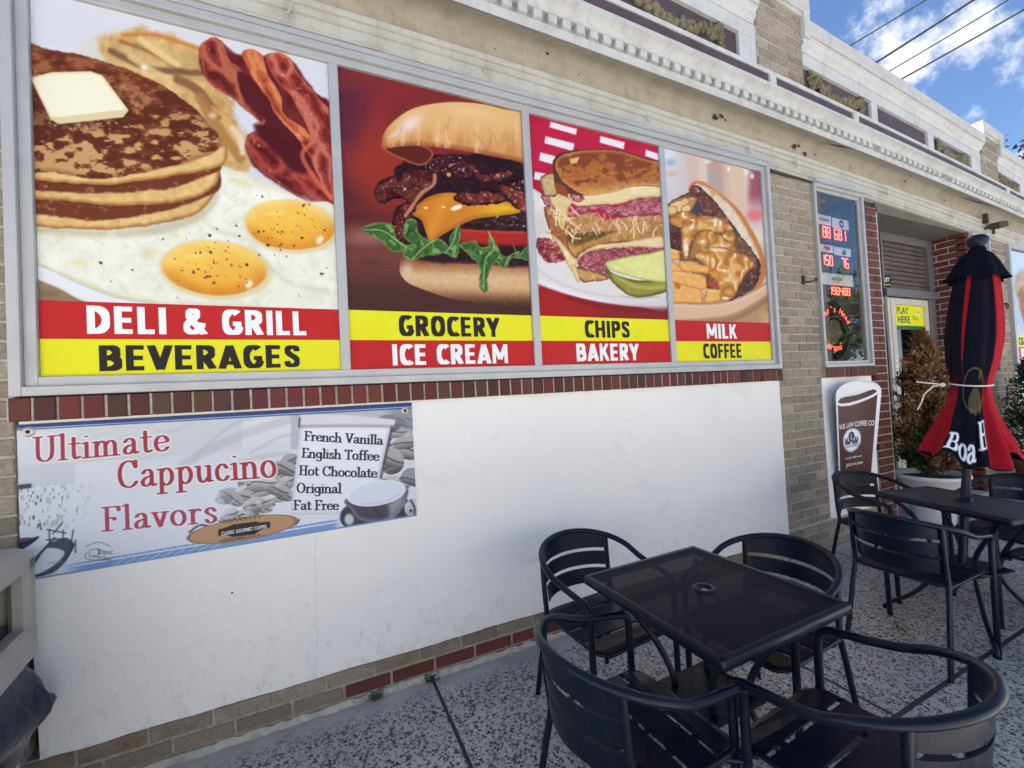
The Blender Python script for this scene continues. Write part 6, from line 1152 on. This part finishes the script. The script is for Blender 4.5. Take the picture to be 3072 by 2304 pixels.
a.mix(navy*(1-sstep(.03, .06, np.abs(g-1)))*.8, (112, 98, 60)); a.mix(navy*sstep(.78, .7, np.sqrt(((T-.2)/.4)**2+((Zg-1.215)/.10)**2)+.2*n_)*.75, (104, 92, 62)); a.mix(navy*sstep(.5, .3, np.sqrt(((T-.36)/.22)**2+((Zg-1.35)/.06)**2)+.15*n_)*.6, (112, 90, 44))
# hem lettering
def canopy_words(s, t0, zb, size, sx, lo, hi, tilt):
    b = Art(T*.29*sx, -(Zg+tilt*T), (0, 0, 0)); f = nib(b, s, t0*.29*sx, -zb, size, 0, .105, .045, .02); a.mix((1-sstep(.75, 1.2, f))*sstep(lo-.02, lo+.02, T)*(1-sstep(hi-.02, hi+.02, T)), (226, 230, 242))
canopy_words('Boa', -.60, .942, .112, 1.0, -.64, .24, -.01); canopy_words('H', .29, .975, .112, 1.0, .28, .56, -.05)
P = np.stack([rad*np.cos(A0+T), rad*np.sin(A0+T), Zp], -1)
cano = grid_mesh('canopy', P, a.img, 'canopy_cloth'); cano.parent = um
m = MB(); hem = [(float(.985*P[-1, i, 0]), float(.985*P[-1, i, 1]), float(P[-1, i, 2]-.001)) for i in range(0, w, 3)]; m.tube(hem, .004, 5, closed=False); o = m.build('hem_piping', 'cloth_navy'); o.parent = um
inner = P[::6, ::4].copy(); inner[..., :2] *= .93; o = grid_mesh('canopy_lining', inner, np.full(inner.shape, 12.), 'canopy_cloth'); o.parent = um
m = MB(); m.lathe([(.034, 2.05), (.060, 2.03), (.084, 1.985), (.102, 1.93), (.114, 1.90), (.122, 1.885), (.112, 1.888), (.07, 1.95)], n=72, rf=lambda an, z: 1+.12*math.sin(an*7+.5)*max(0, (2.03-z)/.14)); m.lathe([(.034, 2.05), (.036, 2.06), (.030, 2.072)], n=40); o = m.build('vent_cap', 'cloth_navy'); o.parent = um
m = MB(); m.lathe([(.018, 2.06), (.024, 2.07), (.041, 2.085), (.046, 2.103), (.044, 2.12), (.03, 2.137), (.0005, 2.143)], n=24); o = m.build('finial', 'black_paint'); o.parent = um
m = MB(); m.tube([(0, 0, .30), (0, 0, 2.07)], .0195, 20); m.lathe([(.03, .655), (.03, .68), (.021, .685)], n=20); o = m.build('pole', 'black_paint'); o.parent = um
iz = int(np.argmin(np.abs(Zs-1.305))); m = MB(); ringp = [(float(1.05*P[iz, i, 0]), float(1.05*P[iz, i, 1]), 1.302+.008*math.sin(i*.02)) for i in range(0, w, 6)]; m.tube(ringp, .0042, 6, closed=True)
kx, ky = math.cos(A0-1.25)*.115, math.sin(A0-1.25)*.115; dx_, dy_ = math.cos(A0-1.45), math.sin(A0-1.45)
m.tube([(kx, ky, 1.30), (kx+dx_*.05, ky+dy_*.05, 1.305), (kx+dx_*.11, ky+dy_*.11, 1.312)], .004, 6); m.tube([(kx, ky, 1.30), (kx+dx_*.04, ky+dy_*.04, 1.288), (kx+dx_*.075, ky+dy_*.075, 1.24), (kx+dx_*.085, ky+dy_*.085, 1.19), (kx+dx_*.10, ky+dy_*.10, 1.15)], .0038, 6); m.lathe([(.0005, 1.285), (.012, 1.292), (.012, 1.305), (.0005, 1.312)], (kx, ky, 0), 10); o = m.build('tie_cord', 'rope_white'); o.parent = um

# ------------------------------------------------------------------ litter bin at the left edge
bn = empty('litter_bin', (0, 0, 0), 'grey-beige plastic litter bin with a hooded side opening, cut off by the left edge', 'litter bin')
def rrect(hx, hy, r, z, n=6): return [(cx+r*math.cos(RAD(a0+90*i/n)), cy+r*math.sin(RAD(a0+90*i/n)), z) for cx, cy, a0 in ((hx-r, hy-r, 0), (-hx+r, hy-r, 90), (-hx+r, -hy+r, 180), (hx-r, -hy+r, 270)) for i in range(n+1)]
def skin(m, loops, cap0=False, cap1=False, smooth=True):
    N = len(loops[0]); m.add([p for l in loops for p in l], [(i*N+k, i*N+(k+1) % N, (i+1)*N+(k+1) % N, (i+1)*N+k) for i in range(len(loops)-1) for k in range(N)], None, smooth)
    if cap1: m.add(loops[-1], [tuple(range(N))], None, False)
    return m
m = MB(); skin(m, [rrect(.215, .215, .04, 0), rrect(.235, .235, .045, .45), rrect(.24, .24, .045, .63)]); m.build('bin_body', 'bin_plastic', bn)
# hood: hollow frame with an opening facing +x
m = MB(); hz0, hz1 = .615, .965
m.box(.205, .258, .19, .258, hz0, .93, None, .014); m.box(.205, .258, -.258, -.19, hz0, .93, None, .014); m.box(.20, .259, -.258, .258, hz0-.03, .70, None, .012); m.box(.20, .258, -.258, .258, .875, .935, None, .012)
m.box(-.258, .2, .225, .256, hz0, .93, None, .012); m.box(-.258, .2, -.256, -.225, hz0, .93, None, .012); m.box(-.258, -.225, -.256, .256, hz0, .93, None, .012); skin(m, [rrect(.262, .262, .05, .925), rrect(.262, .262, .05, .938), rrect(.24, .24, .06, .958), rrect(.15, .15, .05, .972)], cap1=True); m.build('hood', 'bin_plastic', bn)
m = MB(); m.box(-.2, .17, -.2, .2, .62, .90); o = m.build('hood_lining', 'bin_inside', bn); m = MB(); m.box(.165, .172, -.13, .13, .74, .86, None, .003); m.build('inner_flap', 'bin_plastic', bn)
m = MB(); m.box(.172, .21, -.19, .19, .700, .725); m.build('bag_edge', 'bag_plastic', bn)
bn.location = (-1.095, -.415, 0); bn.rotation_euler = (0, 0, RAD(7))
# black liner bulging out under the hood
lb = empty('bin_liner', (0, 0, 0), 'shiny black plastic liner bulging out below the hood of the litter bin', 'bin bag')
m = MB(); loops = []
for k, (z, o_) in enumerate(((.592, .003), (.57, .010), (.545, .018), (.52, .026), (.495, .036), (.47, .046), (.445, .056), (.425, .064), (.41, .066), (.395, .062), (.375, .048), (.355, .034), (.335, .022), (.318, .014))):
    L = []
    for i, (x, y, _) in enumerate(rrect(.242, .242, .07, 0, 18)):
        a_ = math.atan2(y, x); f_ = .38*math.sin(a_*5+.9+k*.10)+.34*math.sin(a_*11-k*.16)+.24*math.sin(a_*19+k*.3)+.12*math.sin(a_*37-k*.5); q = 1+o_/.24*(1+f_*(.5+.08*k)); L.append((x*q, y*q, z-.030*(k > 5)*(k-5)/8*math.sin(a_*3+.6)+.006*math.sin(a_*23+k)))
    loops.append(L)
skin(m, loops, smooth=True); o = m.build('liner', 'bag_plastic', lb); lb.location = bn.location; lb.rotation_euler = bn.rotation_euler
# ------------------------------------------------------------------ plants
def leaf_mesh(name, pts, size, cols, seed, mat='leaf', parent=None, droop=.3, narrow=.45, updir=None):
    """one small folded leaf per point"""
    R = np.random.RandomState(seed); n = len(pts); P = np.array(pts, float)
    d = R.normal(size=(n, 3)); d[:, 2] = d[:, 2]*.6-droop*.3
    if updir is not None: d = d*.55+updir
    d /= np.linalg.norm(d, axis=1)[:, None]; s = R.normal(size=(n, 3)); s -= (s*d).sum(1)[:, None]*d; s /= np.linalg.norm(s, axis=1)[:, None]; nn = np.cross(d, s); L = size*R.uniform(.6, 1.3, n)[:, None]; Wd = L*narrow
    V = np.stack([P-d*L*.5, P+s*Wd*.5+nn*L*.08, P+d*L*.5, P-s*Wd*.5+nn*L*.08], 1).reshape(-1, 3); me = bpy.data.meshes.new(name); me.vertices.add(4*n); me.vertices.foreach_set('co', V.astype(np.float32).ravel()); me.loops.add(4*n); me.loops.foreach_set('vertex_index', np.arange(4*n, dtype=np.int32)); me.polygons.add(n); me.polygons.foreach_set('loop_start', (np.arange(n)*4).astype(np.int32)); me.update(calc_edges=True)
    ca = me.color_attributes.new('Col', 'FLOAT_COLOR', 'POINT'); C = np.array(cols)[R.randint(len(cols), size=n)]*R.uniform(.65, 1.35, n)[:, None] if not isinstance(cols, np.ndarray) else cols; arr = np.ones((4*n, 4), np.float32); arr[:, :3] = np.repeat(C, 4, 0); ca.data.foreach_set('color', arr.ravel()); me.materials.append(MATS[mat]); return link(name, me, parent)
def conifer(label, x, y, z0, H, Rb, n, seed, dead):
    t = empty('conifer', (x, y, z0), label, 'conifer'); R = np.random.RandomState(seed); m = MB(); m.tube([(x, y, z0-.05), (x+.01, y, z0+H*.5), (x, y+.01, z0+H*.95)], [.022, .014, .004], 8); m.build('trunk', 'bark', t)
    P = []; U = []; C = []
    nb = 230
    for b in range(nb):
        f = (b+R.rand())/nb; h = .02+.97*f; a = R.uniform(0, 6.283); rr = Rb*(1-h)**.8*(.30+.70*min(1, h*6+.4))*R.uniform(.62, 1.12)+.018; k = int(n/nb*(.4+1.2*(1-h))); s = R.rand(k)**.6
        up = .42+.9*h; bx = np.cos(a)*rr*s; by = np.sin(a)*rr*s; bz = H*h+rr*s*up*.9
        P.append(np.stack([x+bx+R.normal(size=k)*.016, y+by+R.normal(size=k)*.016, z0+bz+R.normal(size=k)*.02], 1)); U.append(np.tile([np.cos(a)*.7, np.sin(a)*.7, 1.0], (k, 1)))
        c0 = np.array(dead[R.randint(len(dead))])*R.uniform(.6, 1.35)
        if dead is BROWN and (h < .26 and R.rand() < .55 or R.rand() < .07): c0 = np.array((.035, .06, .018))*R.uniform(.6, 1.5)
        C.append(np.tile(c0, (k, 1))*R.uniform(.75, 1.3, (k, 1)))
    leaf_mesh('foliage', np.concatenate(P), .042, np.concatenate(C), seed+1, parent=t, updir=np.concatenate(U), narrow=.34); return t
BROWN = [(.22, .10, .035), (.27, .14, .055), (.16, .07, .028), (.31, .17, .075), (.12, .058, .026)]; GREEN = [(.03, .055, .022), (.02, .042, .018), (.045, .075, .03), (.06, .05, .025)]
def planter(label, x, y, H, r, mat):
    t = empty('planter', (x, y, 0), label, 'planter'); m = MB(); m.lathe([(.0005, 0), (r*.52, 0), (r*.56, .02), (r*.62, H*.35), (r*.78, H*.72), (r*.90, H-.055), (r*.93, H-.05), (r, H-.04), (r*1.03, H-.02), (r*1.02, H-.004), (r*.98, H), (r*.92, H-.004), (r*.88, H-.05)], (x, y, 0), 44); m.build('pot', mat, t)
    m = MB(); m.lathe([(r*.89, H-.045), (r*.5, H-.03), (.0005, H-.025)], (x, y, 0), 30); m.build('soil', 'soil', t); return t
plain('terracotta', (.17, .07, .045), .8, var=.2)
planter('white flared planter pot in the doorway with the brown conifer', 5.09, -.15, .455, .262, 'pot_white'); conifer('rust-brown dying conifer in the white planter pot', 5.09, -.15, .43, 1.30, .30, 15000, 5, BROWN)
planter('terracotta planter at the right edge holding a dark conifer', 7.0, -.30, .38, .22, 'terracotta'); conifer('dark green conifer behind the parasol at the right edge', 7.0, -.30, .36, 1.12, .36, 8000, 9, GREEN)
# weeds in the joint at the foot of the wall, fallen leaves
def weed(label, x, y, n, r, seed): R = np.random.RandomState(seed); P = np.stack([x+R.normal(size=n)*r, y+R.normal(size=n)*r*.6, np.abs(R.normal(size=n))*r*.7+.004], 1); o = leaf_mesh('weed', P, .016, [(.05, .10, .03), (.03, .07, .025), (.08, .12, .04)], seed, narrow=.5); tag(o, label, 'weed')
weed('small green weed at the wall base, left of the nearest pavement joint', .217, -.026, 90, .017, 3); weed('small green weed growing at the top of the nearest pavement joint', .474, -.03, 70, .018, 4)
weed('green leafy weed on the pavement between the two tables', 2.83, -.875, 46, .04, 6)
o = leaf_mesh('fallen_leaf', [(2.90, -.93, .008)], .045, [(.32, .09, .03)], 3, narrow=.7); tag(o, 'single orange fallen leaf beside the green weed on the pavement', 'leaf'); o = leaf_mesh('fallen_leaf', [(.60, -.30, .007)], .034, [(.20, .13, .05)], 5, narrow=.7); tag(o, 'small tan fallen leaf on the pavement near the first joint', 'leaf')
o = leaf_mesh('paper_scrap', [(.135, -.075, .006)], .04, [(.36, .33, .2)], 8, narrow=.6); tag(o, 'crumpled yellowish scrap on the pavement below the red bricks', 'litter')
# overhead wires rising from behind the roof
def _ray(u, v): return Vector(((u-1536)/1300*_r.x-(v-1152)/1300*_u.x+_f.x, (u-1536)/1300*_r.y-(v-1152)/1300*_u.y+_f.y, (u-1536)/1300*_r.z-(v-1152)/1300*_u.z+_f.z))
for (a, b, r, sagv, lab) in (((6.6, 2.0, 5.79), (9.9, .0, 7.75), .010, .02, 'uppermost thin overhead wire above the roof'), ((6.5, 2.0, 5.20), (10.6, -.55, 7.90), .016, .05, 'thickest overhead wire, second from the top'), ((6.5, 2.0, 5.06), (10.9, -.8, 7.85), .009, .12, 'thin sagging overhead wire just above the lowest'), ((6.5, 2.0, 4.88), (11.6, -1.4, 7.95), .012, .12, 'lowest overhead wire above the parapet')):
    m = MB(); n = 30; a = Vector(a); b = Vector(b)+(Vector(b)-a)*.6; m.tube([tuple(a.lerp(b, i/n)-Vector((0, 0, sagv*4*(i/n)*(1-i/n)*1.6))) for i in range(n+1)], r, 6); o = m.build('overhead_wire', 'black_cable'); tag(o, lab, 'wire', 'wires above the roof')
# trees
def tree(label, x, y, H, cr, cz, cols, n, seed, leaf=.16, tr=.16, blobs=26):
    t = empty('tree', (x, y, -.14), label, 'tree'); R = np.random.RandomState(seed); m = MB(); top = (x, y, cz); m.tube([(x, y, -.14), (x+.05, y, H*.3), (x-.04, y+.05, cz)], [tr, tr*.75, tr*.4], 9); C = []
    for k in range(blobs):
        d = R.normal(size=3); d /= np.linalg.norm(d); c = np.array([x, y, cz])+d*np.array([cr, cr, (H-cz)])*R.uniform(.35, .85); C.append(c); m.tube([(x, y, cz-R.uniform(0, (H-cz)*.6)), tuple((np.array([x, y, cz])+c)/2+R.normal(size=3)*.1), tuple(c)], [tr*.28, tr*.16, tr*.05], 5)
    m.build('trunk', 'bark', t); P = np.concatenate([c+R.normal(size=(n//blobs, 3))*cr*R.uniform(.13, .24) for c in C]); leaf_mesh('crown', P, leaf, cols, seed, parent=t, narrow=.6); return t
PUR = [(.07, .022, .03), (.10, .03, .035), (.045, .02, .03), (.03, .035, .03)]
tree('purple-leaved tree showing past the roof at the right edge', 17.2, 2.45, 8.2, 1.25, 6.4, PUR, 2600, 3, .13, .12)
GR = [(.05, .085, .025), (.035, .065, .02), (.075, .11, .035), (.09, .10, .03)]
tree('green street tree across the road, mirrored in the side window', 31.5, -14.2, 8.2, 2.6, 5.0, GR, 6000, 12, .3, .2); tree('lower green street tree across the road, mirrored in the side window glass', 27.6, -15.4, 5.2, 2.0, 3.2, GR, 4000, 14, .3, .16)
p_ = empty('utility_pole', (27.0, -13.0, 0), 'grey wooden utility pole across the road, mirrored at the top of the side window', 'utility pole'); m = MB(); m.tube([(27.0, -13, -.02), (27.0, -13, 13)], [.45, .34], 16); m.build('pole_shaft', 'wood_pole', p_); m = MB(); m.box(25.8, 28.2, -13.1, -12.9, 11.6, 11.85); m.build('cross_arm', 'wood_pole', p_)

plain('far_stucco', (.66, .62, .54), .85, var=.05)
# unseen pale shop row, added so its sunlit face bounces light onto the front
fs = empty('bounce_shops', (-4, -17, -.14), 'unseen long pale stucco shop row added across the road to bounce sunlight', 'building')
MB().box(-34, 22, -26, -17, -.14, 6.2).build('stucco_wall', 'far_stucco', fs); MB().box(-34.3, 22.3, -26, -16.7, 6.2, 6.7, None, .02).build('cornice', 'parapet_paint', fs)
for k in range(9):
    x = -31+k*6; m = MB(); rim(m, x, x+3.4, .6, 2.8, .08, -17.0-.0, -16.9); w = m.build('shop_window', 'aluminium', fs); MB().add([(x, -16.96, .6), (x, -16.96, 2.8), (x+3.4, -16.96, 2.8), (x+3.4, -16.96, .6)], [(0, 1, 2, 3)]).build('window_pane', 'interior_dark', w, fix=False); MB().box(x+4.1, x+5.1, -17.02, -16.95, -.13, 2.1).build('door', 'trim_cream', fs)
